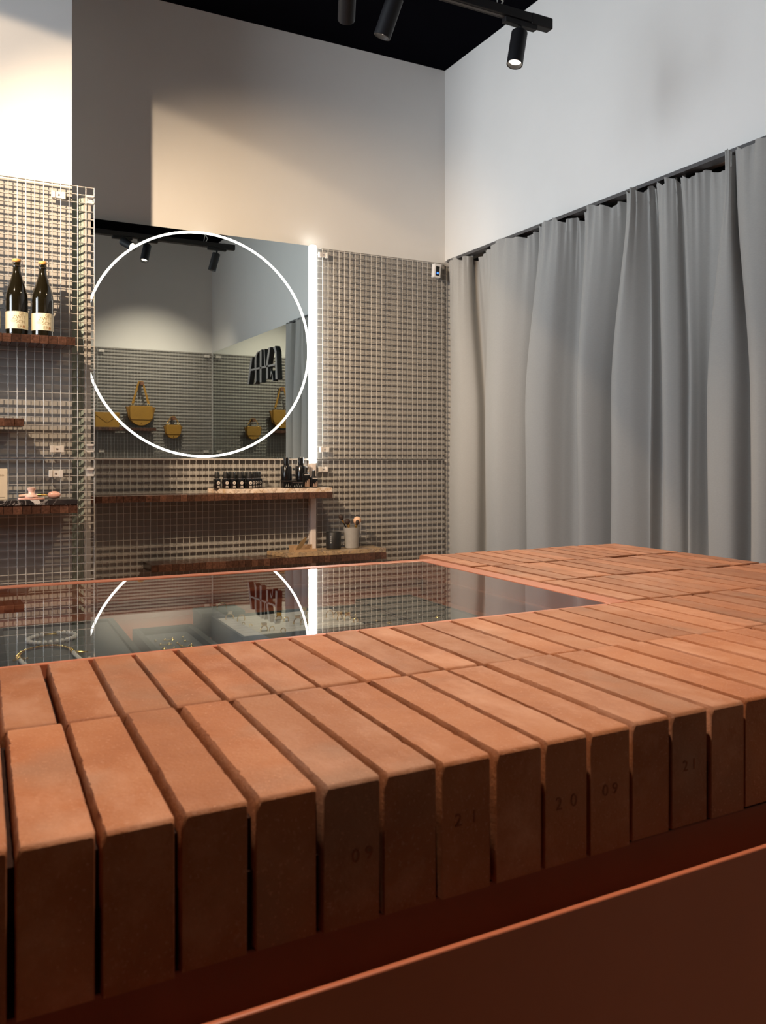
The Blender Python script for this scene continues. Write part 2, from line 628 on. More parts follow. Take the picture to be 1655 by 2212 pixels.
w1 = structure('window_1', G().box(-3.56, -3.50, 0.9, 3.7, 1.2, 1.26).box(-3.56, -3.50, 0.9, 3.7, 3.24, 3.30)
               .box(-3.56, -3.50, 0.9, 0.96, 1.26, 3.24).box(-3.56, -3.50, 3.64, 3.7, 1.26, 3.24)
               .box(-3.56, -3.50, 2.27, 2.33, 1.26, 3.24), 'black_metal')
mk('pane', G().box(-3.535, -3.525, 0.96, 2.27, 1.26, 3.24), 'window_glass', w1)
mk('pane', G().box(-3.535, -3.525, 2.33, 3.64, 1.26, 3.24), 'window_glass', w1)
structure('pavement', G().box(-9, -3.6, -3, 7, -0.15, -0.05), 'pavement')

# ------------------------------------------------------------------ wire grid panels on the walls
CELL = 0.0353


def wire_panel(x0, x1, z0, z1, y, side, label, clips, wall_gap=0.038, bx1=9.0):
    """welded wire panel in the xz plane at y; side = -1 faces -Y (back walls), +1 faces +Y"""
    t = thing('wire_panel', ((x0 + x1) / 2, y, z0), label, 'wire panel')
    r = 0.0017
    g = G()
    nx = max(1, round((x1 - x0) / CELL))
    nz = max(1, round((z1 - z0) / CELL))
    for i in range(nx + 1):     # upright round wires
        x = x0 + (x1 - x0) * i / nx
        g.tube([(x, y + side * 0.0022, z0), (x, y + side * 0.0022, z1)], r, 6)
    ya_, yb_ = sorted((y + side * 0.0010, y - side * 0.0130))
    for k in range(nz + 1):     # flat crossbars
        z = z0 + (z1 - z0) * k / nz
        g.box(x0, x1, ya_, yb_, z - 0.0011, z + 0.0011)
    w = mk('wire_grid', g, 'wire', t, smooth=40)
    w['kind'] = 'stuff'
    ys_ = sorted((y - side * (wall_gap - 0.012), y - side * (wall_gap - 0.002)))
    mk('backing_board', G().box(x0, min(x1, bx1), ys_[0], ys_[1], z0, z1), 'backing', t)
    for cx, cz in clips:
        yw = y - side * wall_gap
        c = G()
        ya, yb = sorted((y + side * 0.010, y + side * 0.006))
        c.box(cx - 0.014, cx + 0.014, ya, yb, cz - 0.014, cz + 0.014)
        yc, yd = sorted((y + side * 0.013, y - side * 0.004))
        c.box(cx - 0.029, cx - 0.014, yc, yd, cz - 0.015, cz + 0.015)
        c.box(cx + 0.014, cx + 0.029, yc, yd, cz - 0.015, cz + 0.015)
        ye, yf = sorted((yw, y + side * 0.006))
        c.box(cx - 0.006, cx + 0.006, ye, yf, cz - 0.006, cz + 0.006)
        cl = mk('mounting_clip', c, 'clip', t, origin=(cx, y, cz), bevel=0.0012)
        s = G().lathe((0, 0, 0), [(0.0045, 0), (0.0045, 0.0015), (0.002, 0.0022)], 10, Matrix.Rotation(R(90) * (1 if side < 0 else -1), 3, 'X'))
        mk('screw', G().add([(p[0] + cx, p[1] + y + side * 0.0099, p[2] + cz) for p in s.v], s.f), 'steel', cl)
    return t


YM = 4.65
YL = 4.0
wire_panel(2.006, 2.902, 1.268, 2.506, YM, -1, 'upper wire grid panel right of the light tube, reaching the curtain', [(2.045, 2.466), (2.052, 1.321)])
wire_panel(2.006, 2.902, 0.020, 1.258, YM, -1, 'lower wire grid panel right of the light tube, behind the brush cup', [(2.045, 1.204)])
wire_panel(0.652, 1.955, 0.020, 1.258, YM, -1, 'lower wire grid panel below the mirror, behind the serum shelf', [])
lp1 = wire_panel(-0.625, 0.645, 1.268, 2.470, YL, -1, 'upper wire grid panel on the left pillar, behind the wine bottles', [(0.494, 2.417), (0.488, 1.305), (-0.5, 2.417)], 0.045, 0.556)
lp2 = wire_panel(-0.625, 0.645, 0.020, 1.258, YL, -1, 'lower wire grid panel on the left pillar, behind the pink stone tools', [(0.483, 1.197), (-0.5, 1.197)], 0.045, 0.556)
for t_, zs in ((lp1, (2.416, 1.31)), (lp2, (1.203,))):
    for z in zs:   # end clips that grip the free edge of the panel
        g = G().box(0.612, 0.642, YL - 0.010, YL + 0.012, z + 0.010, z + 0.018).box(0.612, 0.642, YL - 0.010, YL + 0.012, z - 0.018, z - 0.010)
        g.box(0.614, 0.640, YL + 0.008, YL + 0.012, z - 0.010, z + 0.010)
        mk('mounting_clip', g, 'clip_bright', t_, origin=(0.627, YL, z))
YO = -0.505
wire_panel(1.618, 2.902, 1.268, 2.512, YO, 1, 'upper wire grid panel behind the mustard bags, seen in the mirror', [(1.655, 2.470), (2.840, 2.475), (1.660, 1.366), (2.830, 1.366)])
wire_panel(1.618, 2.902, 0.020, 1.258, YO, 1, 'lower wire grid panel under the mustard bags, opposite the mirror', [])
wire_panel(0.330, 1.610, 1.268, 2.512, YO, 1, 'upper wire grid panel beside the one with the mustard bags', [])

fb = thing('fluted_board', (0.60, 4.10, 0.02), 'narrow greenish fluted board closing the gap behind the pillar edge wire', 'panel')
for z0_, z1_ in ((0.02, 1.258), (1.268, 2.440)):
    g = G()
    nr_ = 16
    for k in range(nr_):
        t0, t1 = k / nr_, (k + 1) / nr_
        xa, ya = 0.560 + 0.050 * t0, 4.105 - 0.040 * t0
        xb, yb = 0.560 + 0.050 * t1, 4.105 - 0.040 * t1
        xm, ym_ = (xa + xb) / 2 - 0.0003, (ya + yb) / 2 - 0.0018
        g.prism([(xa, ya), (xm, ym_), (xb, yb), (xb + 0.001, yb + 0.005), (xa + 0.001, ya + 0.005)], z0_, z1_, 'z')
    mk('fluted_strip', g, 'green_board', fb)
    mk('edge_strip', G().box(0.6105, 0.640, 4.060, 4.066, z0_, z1_), 'backing', fb)

# ------------------------------------------------------------------ mirror with light ring, light tube, second mirror
mt = thing('mirror', (1.25, 4.67, 1.267), 'tall frameless wall mirror crossed by a glowing ring', 'mirror')
mk('mirror_glass', G().box(0.650, 1.957, 4.6505, 4.656, 1.267, 2.512), 'mirror', mt)
mk('backing_board', G().box(0.665, 1.945, 4.6565, 4.69, 1.285, 2.495), 'mirror_edge', mt)
mk('bottom_rail', G().box(0.650, 1.957, 4.645, 4.660, 1.2605, 1.2665), 'clip', mt)
RC = (1.326, 1.893)
RR = 0.6190
g = G()
n = 128
vs, fs = [], []
for i in range(n):
    a = 2 * PI * i / n
    for rr_, yy in ((RR - 0.0058, 4.650), (RR - 0.0045, 4.6455), (RR + 0.0045, 4.6455), (RR + 0.0058, 4.650)):
        vs.append((RC[0] + rr_ * 1.012 * math.cos(a), yy, RC[1] + rr_ * 0.994 * math.sin(a)))
    for k in range(4):
        j = (i + 1) % n
        fs.append((i * 4 + k, i * 4 + (k + 1) % 4, j * 4 + (k + 1) % 4, j * 4 + k))
g.add(vs, fs)
tag(mk('ring_light', g, 'ring_on', smooth=40), 'thin glowing white light ring on the wall mirror', 'ring light')

lt = thing('light_tube', (1.981, 4.65, 0.30), 'upright light tube beside the mirror, its upper half glowing white', 'light')
mk('profile', G().box(1.9585, 2.0035, 4.655, 4.69, 0.30, 2.515), 'led_off', lt)
mk('lit_diffuser', G().box(1.9610, 1.9960, 4.630, 4.655, 1.245, 2.515), 'led_on', lt, bevel=0.006)
mk('unlit_diffuser', G().box(1.9610, 1.9960, 4.632, 4.655, 0.30, 1.2445), 'led_off', lt, bevel=0.006)

m2 = thing('wall_mirror', (2.905, 0.87, 0.1), 'plain large mirror under the wall logo, facing the light tube', 'mirror')
mk('mirror_glass', G().box(2.907, 2.913, -0.485, 1.935, 0.10, 2.52), 'mirror', m2)

# raised logo on that mirror; (y, z) outlines of strokes, seen reversed in the round-light mirror
lg = thing('wall_logo', (2.907, 1.29, 2.0), 'raised dark letters fixed to the plain mirror, joined by one crossbar', 'sign')


def stroke(name, poly):
    d = 0.024
    s = mk(name, G().prism(poly, 2.9065 - d, 2.9065, 'x'), 'black_matte', lg)
    cx = sum(p[0] for p in poly) / len(poly)
    cz = sum(p[1] for p in poly) / len(poly)
    mk('face_plate', G().prism([(cx + (a - cx) * 0.96, cz + (b - cz) * 0.99) for a, b in poly], 2.9065 - d - 0.002, 2.9065 - d, 'x'), 'logo_face', s)


def slant(y0, z0, y1, z1, w):
    return [(y0 - w / 2, z0), (y0 + w / 2, z0), (y1 + w / 2, z1), (y1 - w / 2, z1)]


stroke('letter_stroke', slant(0.847, 2.042, 0.955, 2.307, 0.05))
stroke('letter_stroke', [(1.045, 2.186), (1.095, 2.186), (1.10, 2.300), (1.14, 2.335), (1.25, 2.355), (1.25, 2.345), (1.12, 2.345), (1.07, 2.315), (1.045, 2.27)][::-1])
stroke('letter_stroke', [(1.055, 2.03), (1.10, 2.055), (1.10, 2.165), (1.060, 2.165)])
stroke('letter_stroke', [(1.20, 2.03), (1.25, 2.03), (1.25, 2.345), (1.20, 2.345)])
stroke('letter_stroke', slant(1.345, 2.175, 1.325, 2.35, 0.022))
stroke('letter_stroke', [(1.385, 2.05), (1.435, 2.05), (1.435, 2.20), (1.50, 2.348), (1.45, 2.348), (1.385, 2.21)])
stroke('letter_stroke', [(1.640, 2.025), (1.69, 2.025), (1.665, 2.29), (1.625, 2.345), (1.575, 2.33), (1.60, 2.315), (1.63, 2.27)])
stroke('letter_stroke', [(1.50, 2.06), (1.52, 2.10), (1.545, 2.07), (1.565, 2.015), (1.575, 2.02), (1.555, 2.085), (1.52, 2.12), (1.49, 2.08)])
stroke('crossbar', [(0.915, 2.172), (1.64, 2.160), (1.64, 2.178), (0.918, 2.190)])

# ------------------------------------------------------------------ curtain recess, track, curtains
tk = tag(mk('curtain_track', G().box(2.900, 2.960, 1.95, 4.64, 2.514, 2.529).box(2.898, 2.904, 1.95, 4.64, 2.512, 2.529), 'track'),
         'dark grey curtain track along the lower edge of the right wall', 'curtain track')

C1 = [(4.640, 4.640, 0.03), (4.548, 4.558, 0.075), (4.404, 4.446, 0.09), (4.313, 4.39, 0.06), (4.323, 4.413, 0.02), (4.267, 4.287, 0.025), (4.156, 4.135, 0.075), (4.011, 3.96, 0.09), (3.906, 3.82, 0.055), (3.867, 3.762, 0.02), (3.837, 3.724, 0.005), (3.745, 3.635, 0.085), (3.682, 3.577, 0.1), (3.584, 3.496, 0.085), (3.536, 3.46, 0.045), (3.503, 3.436, 0.02), (3.44, 3.382, 0.015), (3.366, 3.31, 0.07), (3.309, 3.245, 0.08), (3.258, 3.171, 0.045), (3.232, 3.127, 0.0), (3.191, 3.077, -0.01), (3.104, 2.993, 0.08), (3.039, 2.946, 0.1), (2.972, 2.940, 0.08), (2.925, 2.922, 0.045), (2.906, 2.908, 0.052), (2.900, 2.902, 0.052)]
C2 = [(2.892, 2.894, 0.024), (2.843, 2.862, 0.05), (2.781, 2.806, 0.072), (2.731, 2.762, 0.055), (2.717, 2.753, 0.03), (2.683, 2.714, 0.05), (2.666, 2.666, 0.035), (2.648, 2.608, 0.01), (2.603, 2.516, 0.005), (2.536, 2.447, 0.075), (2.483, 2.419, 0.095), (2.396, 2.403, 0.09), (2.369, 2.423, 0.05), (2.346, 2.424, 0.04), (2.315, 2.387, 0.085), (2.248, 2.301, 0.1), (2.157, 2.157, 0.06), (2.135, 2.135, 0.01), (2.08, 2.08, 0.08), (2.02, 2.02, 0.09), (1.985, 1.985, 0.03)]


def catmull(P, sub):
    out = []
    for i in range(len(P) - 1):
        p0, p1, p2, p3 = P[max(i - 1, 0)], P[i], P[i + 1], P[min(i + 2, len(P) - 1)]
        for k in range(sub):
            t = k / sub
            out.append(tuple(0.5 * (2 * b + (c - a) * t + (2 * a - 5 * b + 4 * c - d) * t * t + (3 * b - a - 3 * c + d) * t ** 3)
                             for a, b, c, d in zip(p0, p1, p2, p3)))
    out.append(P[-1])
    return out


def curtain(K, label, seed):
    rnd = random.Random(seed)
    P = catmull(K, 9)
    ph = [rnd.uniform(0, 6.28) for _ in range(6)]
    ztop = 2.506
    band = [ztop, ztop - 0.012, ztop - 0.03, ztop - 0.05, ztop - 0.072]
    low = [ztop - 0.072, ztop - 0.10, ztop - 0.14] + [ztop - 0.14 - (ztop - 0.16) * (k / 26) for k in range(1, 27)]

    def pt(i, z):
        yb, yt, d = P[i]
        dz = ztop - z
        t = min(1.0, dz / 1.0)
        t = t * t * (3 - 2 * t)
        y = yt + (yb - yt) * t
        near = math.exp(-dz / 0.13)
        s = i * 0.9
        gather = 0.026 * (abs(math.sin(s * 0.42 + ph[0])) - 0.6) + 0.010 * math.sin(s * 1.7 + ph[1])
        amp = 0.80 + 0.20 * min(1.0, dz / 0.35)
        dd = 0.05 + (d - 0.05) * 2.0 * amp + near * gather
        # sagging between the hooks
        sag = math.exp(-dz / 0.06) * (0.004 + 0.024 * (1 - abs(math.sin(i * 0.19 + ph[2]))) + 0.005 * math.sin(i * 0.83 + ph[3]))
        dd += 0.006 * math.sin(z * 3.1 + i * 0.11 + ph[4]) * min(1, dz)
        return (2.965 - dd, y, z - max(0, sag) + 0.004)

    def sheet(zs):
        g_ = G()
        nn = len(P)
        v = [pt(i, z) for z in zs for i in range(nn)]
        f = [(r * nn + i, r * nn + i + 1, (r + 1) * nn + i + 1, (r + 1) * nn + i) for r in range(len(zs) - 1) for i in range(nn - 1)]
        return g_.add(v, f)
    y0 = sum(p[0] for p in P) / len(P)
    c_ = thing('curtain', (2.93, y0, 0.0), label, 'curtain')
    mk('cloth', sheet(low), 'curtain', c_, smooth=180)
    mk('heading', sheet(band), 'curtain', c_, smooth=180)


curtain(C1 + C2, 'long grey floor-length curtain hanging along the right wall to the corner', 3)

# wall sensor clipped to the wire in the corner
sd = thing('sensor', (2.812, 4.63, 2.41), 'small tilted white sensor box with blue light, high by the curtain', 'sensor')


def tilt(x, y, z, a=R(-4), c=(2.812, 2.447)):
    dx, dz = x - c[0], z - c[1]
    return (c[0] + dx * math.cos(a) - dz * math.sin(a), y, c[1] + dx * math.sin(a) + dz * math.cos(a))


mk('case', G().box(2.786, 2.838, 4.612, 4.645, 2.404, 2.490, tilt), 'device_white', sd, bevel=0.005)
mk('dark_window', G().box(2.799, 2.825, 4.6105, 4.613, 2.415, 2.474, tilt), 'black_gloss', sd)
mk('blue_indicator', G().box(2.807, 2.818, 4.6095, 4.611, 2.426, 2.437, tilt), 'blue_led', sd)

# ------------------------------------------------------------------ ceiling track and spotlights
def track(y, x0, x1, label, h=2.94):
    t_ = thing('light_track', ((x0 + x1) / 2, y, h), label, 'light track')
    mk('rail', G().box(x0, x1 - 0.10, y - 0.018, y + 0.018, h, h + 0.035), 'black_metal', t_, bevel=0.002)
    mk('end_cap', G().box(x1 - 0.10, x1, y - 0.0195, y + 0.0195, h - 0.006, h + 0.037), 'black_metal', t_, bevel=0.004)
    mk('groove', G().box(x0, x1 - 0.10, y - 0.006, y + 0.006, h - 0.0015, h + 0.0002), 'track', t_)
    for x in (x0 + 0.3, x1 - 0.25):
        mk('suspension_cable', G().tube([(x, y, h + 0.035), (x + 0.006, y + 0.01, h + 0.08), (x, y, h + 0.16), (x, y, 3.752)], 0.002, 6), 'cable', t_, smooth=60)
    return t_


tr = track(2.675, 0.10, 2.145, 'long black ceiling track hanging in front of the mirror wall')
mk('feed_cable', G().tube([(1.91, 2.675, 2.975), (1.925, 2.68, 3.0), (1.90, 2.69, 3.03), (1.905, 2.685, 3.12), (1.90, 2.675, 3.752)], 0.0035, 8), 'cable', tr, smooth=60)
track(0.62, -1.2, 0.98, 'black ceiling track hanging above the brick counter')
track(2.45, -1.3, -0.1, 'short black ceiling track hanging higher, beyond the left edge of the photo', 3.17)

for i, (x, y, h, d, beams, wcol, label) in enumerate(SPOTS):
    top = Vector((x, y, h - 0.035))
    d = Vector(d).normalized()
    q = d.to_track_quat('-Z', 'Y').to_matrix()
    t_ = thing('spotlight', (x, y, h), label, 'spotlight')
    mk('adapter', G().box(x - 0.075, x + 0.075, y - 0.014, y + 0.014, h - 0.022, h - 0.0015), 'black_metal', t_, bevel=0.003)
    mk('swivel', G().tube([(x, y, h - 0.022), (x, y, h - 0.035), tuple(top + d * 0.012)], 0.007, 10), 'black_metal', t_, smooth=50)
    rad = 0.031
    L_ = 0.140
    base = top + d * 0.010
    body = G().lathe(base, [(rad - 0.003, 0), (rad, -0.003), (rad, -L_), (rad - 0.002, -L_ - 0.001), (rad - 0.004, -L_), (rad - 0.006, -L_ + 0.02), (0.001, -L_ + 0.022)], 28, q)
    b_ = mk('lamp_body', body, 'black_metal', t_, smooth=40)
    mk('lens', G().lathe(base, [(0.001, -L_ + 0.0165), (rad - 0.0065, -L_ + 0.0155), (rad - 0.0065, -L_ + 0.0185)], 24, q), 'lens', b_, smooth=40)
    p_ = base + d * (L_ + 0.012)
    for pw, cone, bl, ld in beams:
        spot_light('spotlight_beam', tuple(p_), tuple(p_ + (Vector(ld) if ld else d)), pw, cone, bl, wcol)

# ------------------------------------------------------------------ shelves of walnut battens
def batten_shelf(x0, x1, y0, y1, z0, z1, label, pitch=0.0362, name='batten_shelf'):
    t_ = thing(name, ((x0 + x1) / 2, (y0 + y1) / 2, z0), label, 'shelf')
    n_ = max(1, round((x1 - x0) / pitch))
    p_ = (x1 - x0) / n_
    base = mesh_of('wood_batten', G().box(-p_ / 2 + 0.0005, p_ / 2 - 0.0005, -(y1 - y0) / 2, (y1 - y0) / 2, 0, z1 - z0), (0, 0, 0), bevel=0.0012)
    base.materials.append(MATS['walnut'])
    for k in range(n_):
        o = bpy.data.objects.new('wood_batten', base)
        COL.objects.link(o)
        o.parent = t_
        jy = random.uniform(-0.0016, 0.0016)
        o.location = (x0 + p_ * (k + 0.5) - (x0 + x1) / 2, jy, random.uniform(-0.0006, 0.0006))
    return t_


batten_shelf(-0.10, 0.541, 3.82, 3.988, 1.741, 1.775, 'walnut batten shelf carrying the wine bottles')
batten_shelf(-0.10, 0.341, 3.84, 3.988, 1.396, 1.428, 'short walnut batten shelf halfway down the left pillar, empty end showing')
batten_shelf(-0.10, 0.552, 3.84, 3.988, 1.031, 1.067, 'walnut batten shelf under the black marble slab')
batten_shelf(0.68, 2.018, 4.45, 4.639, 1.042, 1.077, 'long walnut batten shelf under the mirror')
batten_shelf(0.998, 2.363, 4.45, 4.639, 0.680, 0.7185, 'low walnut batten shelf nearest the glass case')
opp_shelf = batten_shelf(1.515, 2.153, -0.183, -0.05, 1.580, 1.613, 'walnut batten shelf under the mustard clutch, seen in the mirror')


def slab(name, poly, z0, z1, m, label, spots=None):
    g_ = G().prism(poly, z0, z1, 'z')
    o = mk(name, g_, m, bevel=0.002)
    return tag(o, label, 'stone slab')


def rough_edge(pts, seg, amp, seed):
    rnd = random.Random(seed)
    out = []
    for i in range(len(pts)):
        a, b = pts[i], pts[(i + 1) % len(pts)]
        L_ = math.dist(a, b)
        n_ = max(1, int(L_ / seg))
        for k in range(n_):
            t = k / n_
            j = 0 if k == 0 else rnd.uniform(-amp, amp)
            nx, ny = (b[1] - a[1]) / L_, -(b[0] - a[0]) / L_
            out.append((a[0] + (b[0] - a[0]) * t + nx * j, a[1] + (b[1] - a[1]) * t + ny * j))
    return out


slab('stone_slab', rough_edge([(1.415, 4.452), (2.016, 4.452), (2.016, 4.634), (1.345, 4.634)], 0.03, 0.003, 2), 1.0775, 1.102, 'onyx', 'cream onyx slab with rough edge carrying the serum bottles')
slab('stone_slab', rough_edge([(1.735, 4.447), (2.362, 4.455), (2.362, 4.634), (1.69, 4.634)], 0.03, 0.003, 5), 0.7190, 0.7435, 'petrified', 'brown banded stone slab carrying the two cups')
bs = thing('marble_slab', (0.2, 3.91, 1.0672), 'black marble slab with one white patch, carrying the pink stone tools', 'stone slab')
mk('slab', G().box(-0.10, 0.552, 3.835, 3.985, 1.0673, 1.0905), 'black_marble', bs, bevel=0.003)
mk('white_patch', G().prism([(0.362, 1.0900), (0.398, 1.0902), (0.404, 1.079), (0.396, 1.072), (0.382, 1.0725), (0.376, 1.081)], 3.8343, 3.836, 'y'), 'white_spot', bs)

# ------------------------------------------------------------------ wine bottles
def wine_bottle(x, label):
    y, z = 3.89, 1.7757
    t_ = thing('wine_bottle', (x, y, z), label, 'wine bottle', 'wine bottles on the pillar shelf')
    prof = [(0.036, 0.0), (0.0425, 0.003), (0.0435, 0.01), (0.0435, 0.148), (0.042, 0.168), (0.038, 0.190), (0.031, 0.214), (0.0235, 0.237), (0.0185, 0.256),
            (0.0155, 0.272), (0.0145, 0.286), (0.0175, 0.287), (0.0180, 0.292), (0.0155, 0.295), (0.0145, 0.300), (0.0160, 0.301), (0.0160, 0.304), (0.004, 0.304)]
    mk('bottle_body', G().lathe((x, y, z), prof, 32), 'bottle_glass', t_, smooth=35)
    lab = G()
    n_ = 30
    a0, a1 = R(-208), R(4)
    vs_, fs_ = [], []
    for i in range(n_ + 1):
        a = a0 + (a1 - a0) * i / n_
        for zz, rr_ in ((0.024, 0.0441), (0.096, 0.0441)):
            vs_.append((x + rr_ * math.cos(a), y + rr_ * math.sin(a), z + zz))
    fs_ = [(2 * i, 2 * i + 2, 2 * i + 3, 2 * i + 1) for i in range(n_)]
    lb = mk('paper_label', lab.add(vs_, fs_), 'label', t_, smooth=60)

    def wrap(c_ang, z0):
        def f(px, py, pz):
            a = c_ang + px / 0.0443
            rr_ = 0.0443 + max(0, pz)
            return (x + rr_ * math.cos(a), y + rr_ * math.sin(a), z + z0 + py)
        return f
    e = R(-55)
    for s, zz, sz, dx in (('GE', 0.087, 0.017, -0.001), ('ZWIT', 0.071, 0.0215, 0.006), ('SCH', 0.053, 0.0195, 0.003), ('ER', 0.034, 0.0195, -0.008)):
        mk('label_text', text_geo(s, sz, 0.0001, 'RIGHT', wrap(e + dx / 0.0443, zz)), 'label_ink', lb)
    for k, (wd, zz) in enumerate(((0.022, 0.0585), (0.026, 0.0550), (0.018, 0.0515))):
        g_ = G()
        f = wrap(R(-113), zz)
        g_.add([f(-wd / 2 + wd * i / 6, s_, 0.0001) for i in range(7) for s_ in (-0.0004, 0.0004)], [(2 * i, 2 * i + 2, 2 * i + 3, 2 * i + 1) for i in range(6)])
        mk('fine_print', g_, 'label_ink', lb)
    f = wrap(e, 0.034)
    mk('label_dot', G().add([f(-0.0020 + 0.0052 * math.cos(2 * PI * k / 14), 0.0062 * math.sin(2 * PI * k / 14), 0.0002) for k in range(14)], [tuple(range(14))]), 'label_dot', lb)
    mk('cork', G().lathe((x, y, z), [(0.009, 0.3042), (0.0125, 0.305), (0.0165, 0.309), (0.0175, 0.314), (0.0160, 0.319), (0.004, 0.3205)], 20), 'cork', t_, smooth=40)
    wg = G()
    for k in range(4):
        a = PI / 4 + k * PI / 2
        ca, sa = math.cos(a), math.sin(a)
        wg.tube([(x + 0.0185 * ca, y + 0.0185 * sa, z + 0.290), (x + 0.0195 * ca, y + 0.0195 * sa, z + 0.308), (x + 0.013 * ca, y + 0.013 * sa, z + 0.3215), (x, y, z + 0.3225)], 0.0008, 5)
    wg.tube([(x + 0.0187 * math.cos(2 * PI * k / 16), y + 0.0187 * math.sin(2 * PI * k / 16), z + 0.2905) for k in range(16)], 0.0008, 5, closed=True)
    mk('wire_cage', wg, 'steel', t_, smooth=50)
    return t_


b0 = wine_bottle(0.418, 'dark sparkling wine bottle with cream label at the right end of its shelf')
dup(b0, (0.317, 3.89, 1.7757), 'dark sparkling wine bottle with cream label, second from the shelf end')
dup(b0, (0.210, 3.89, 1.7757), 'dark sparkling wine bottle third from the shelf end, cut by the photo edge')

# ------------------------------------------------------------------ things on the black marble slab
zb = 1.0907
bx = thing('card_box', (0.235, 3.91, zb), 'upright cream cardboard box at the edge of the photo on the marble slab', 'box')
mk('box_body', G().box(0.190, 0.282, 3.895, 3.925, zb, zb + 0.130), 'card', bx, bevel=0.002)
mk('box_text', text_geo('mo', 0.016, 0.0002, 'RIGHT', lambda a, b, c_: (0.268 + a, 3.8948 - c_, zb + 0.103 + b)), 'card_ink', bx)
mk('fine_print', G().box(0.245, 0.272, 3.8945, 3.8952, zb + 0.010, zb + 0.012), 'card_ink', bx)

gp = thing('face_stone', (0.372, 3.86, zb), 'mushroom shaped pale pink stone face tool', 'face tool')
mk('stone_head', G().lathe((0.372, 3.868, zb + 0.0085), [(0.024, 0), (0.026, 0.004), (0.020, 0.011), (0.0125, 0.018), (0.0125, 0.026), (0.0165, 0.034), (0.0172, 0.040), (0.011, 0.0425), (0.002, 0.043)], 24), 'rose_pale', gp, smooth=50)
g = G()
pts = []
for k in range(28):
    a = 2 * PI * k / 28
    r_ = 1 + 0.16 * math.cos(2 * a + 0.5) + 0.05 * math.sin(3 * a)
    pts.append((0.372 + 0.046 * r_ * math.cos(a), 3.864 + 0.020 * r_ * math.sin(a)))
g.prism(pts, zb + 0.0002, zb + 0.0082, 'z')
tag(mk('gua_sha_stone', g, 'rose', bevel=0.002, smooth=40), 'flat pink stone plate lying under the mushroom shaped tool', 'face tool')
fr = thing('face_roller', (0.45, 3.90, zb), 'pink stone face roller with brass neck lying on the marble', 'face roller')
mk('roller_head', G().ball((0.465, 3.90, zb + 0.0165), (0.027, 0.0165, 0.0165), 18, 12), 'rose', fr, smooth=60)
mk('neck', G().tube([(0.438, 3.90, zb + 0.0165), (0.425, 3.905, zb + 0.018), (0.400, 3.912, zb + 0.0175)], [0.003, 0.0045, 0.005], 10), 'gold', fr, smooth=50)
mk('handle', G().tube([(0.400, 3.912, zb + 0.0175), (0.36, 3.925, zb + 0.016), (0.33, 3.935, zb + 0.012)], [0.006, 0.008, 0.007], 10), 'rose_pale', fr, smooth=50)

# ------------------------------------------------------------------ cosmetics on the onyx slab
zs = 1.1022


def serum(x, y, label):
    t_ = thing('serum_bottle', (x, y, zs), label, 'serum bottle', 'small black serum bottles')
    mk('bottle_body', G().box(x - 0.0175, x + 0.0175, y - 0.0175, y + 0.0175, zs, zs + 0.054), 'black_gloss', t_, bevel=0.004, smooth=30)
    mk('collar', G().lathe((x, y, zs), [(0.0125, 0.0541), (0.0125, 0.0570), (0.010, 0.0575)], 18), 'silver', t_, smooth=40)
    cp = mk('cap', G().lathe((x, y, zs), [(0.0135, 0.0572), (0.0140, 0.060), (0.0125, 0.088), (0.0115, 0.0905), (0.003, 0.091)], 20), 'black_matte', t_, smooth=40)
    mk('cap_rim', G().lathe((x, y, zs), [(0.0100, 0.0911), (0.0120, 0.0912), (0.0118, 0.0925), (0.0100, 0.0925)], 16), 'steel', cp, smooth=40)
    c_ = (x + 0.003, y - 0.0177, zs + 0.032)
    em = mk('round_emblem', G().lathe(c_, [(0.0088, 0.0), (0.0088, 0.0003), (0.001, 0.00035)], 20, Matrix.Rotation(R(90), 3, 'X')), 'white_print', t_)
    mk('emblem_mark', G().prism([(c_[0] - 0.003, c_[2] - 0.005), (c_[0] + 0.001, c_[2] - 0.004), (c_[0] + 0.004, c_[2] + 0.001), (c_[0] + 0.003, c_[2] + 0.005), (c_[0] + 0.0, c_[2] + 0.001), (c_[0] - 0.003, c_[2] + 0.003)], c_[1] - 0.0007, c_[1] - 0.0004, 'y'), 'black_matte', em)
    g_ = text_geo('ava', 0.011, 0.0002, 'CENTER', lambda a, b, c2: (c_[0] + a, y - 0.0178 - c2, zs + 0.0135 + b), 0.0004)
    g_.box(c_[0] - 0.008, c_[0] + 0.008, y - 0.0181, y - 0.0176, zs + 0.0055, zs + 0.0072)
    mk('printed_name', g_, 'white_print', t_)
    return t_


SER = [
    (1.375, 4.553, 'small black serum bottle standing apart at the left end of the group'),
    (1.417, 4.534, 'small black serum bottle second from the left in the front row'),
    (1.453, 4.518, 'small black serum bottle third from the left in the front row'),
    (1.488, 4.496, 'small black serum bottle fourth from the left, beside the foremost one'),
    (1.530, 4.474, 'foremost small black serum bottle at the point of the group'),
    (1.559, 4.507, 'small black serum bottle just behind the foremost one, on its right'),
    (1.583, 4.536, 'small black serum bottle third back on the right side of the group'),
    (1.603, 4.565, 'small black serum bottle fourth back on the right side of the group'),
    (1.6255, 4.594, 'rearmost small black serum bottle on the right side of the group'),
    (1.443, 4.567, 'small black serum bottle half hidden behind the second from the left'),
    (1.487, 4.556, 'small black serum bottle half hidden behind the third from the left'),
    (1.529, 4.540, 'small black serum bottle half hidden behind the foremost one, on its left'),
]
s0 = serum(*SER[0])
for x, y, lb_ in SER[1:]:
    dup(s0, (x, y, zs), lb_)


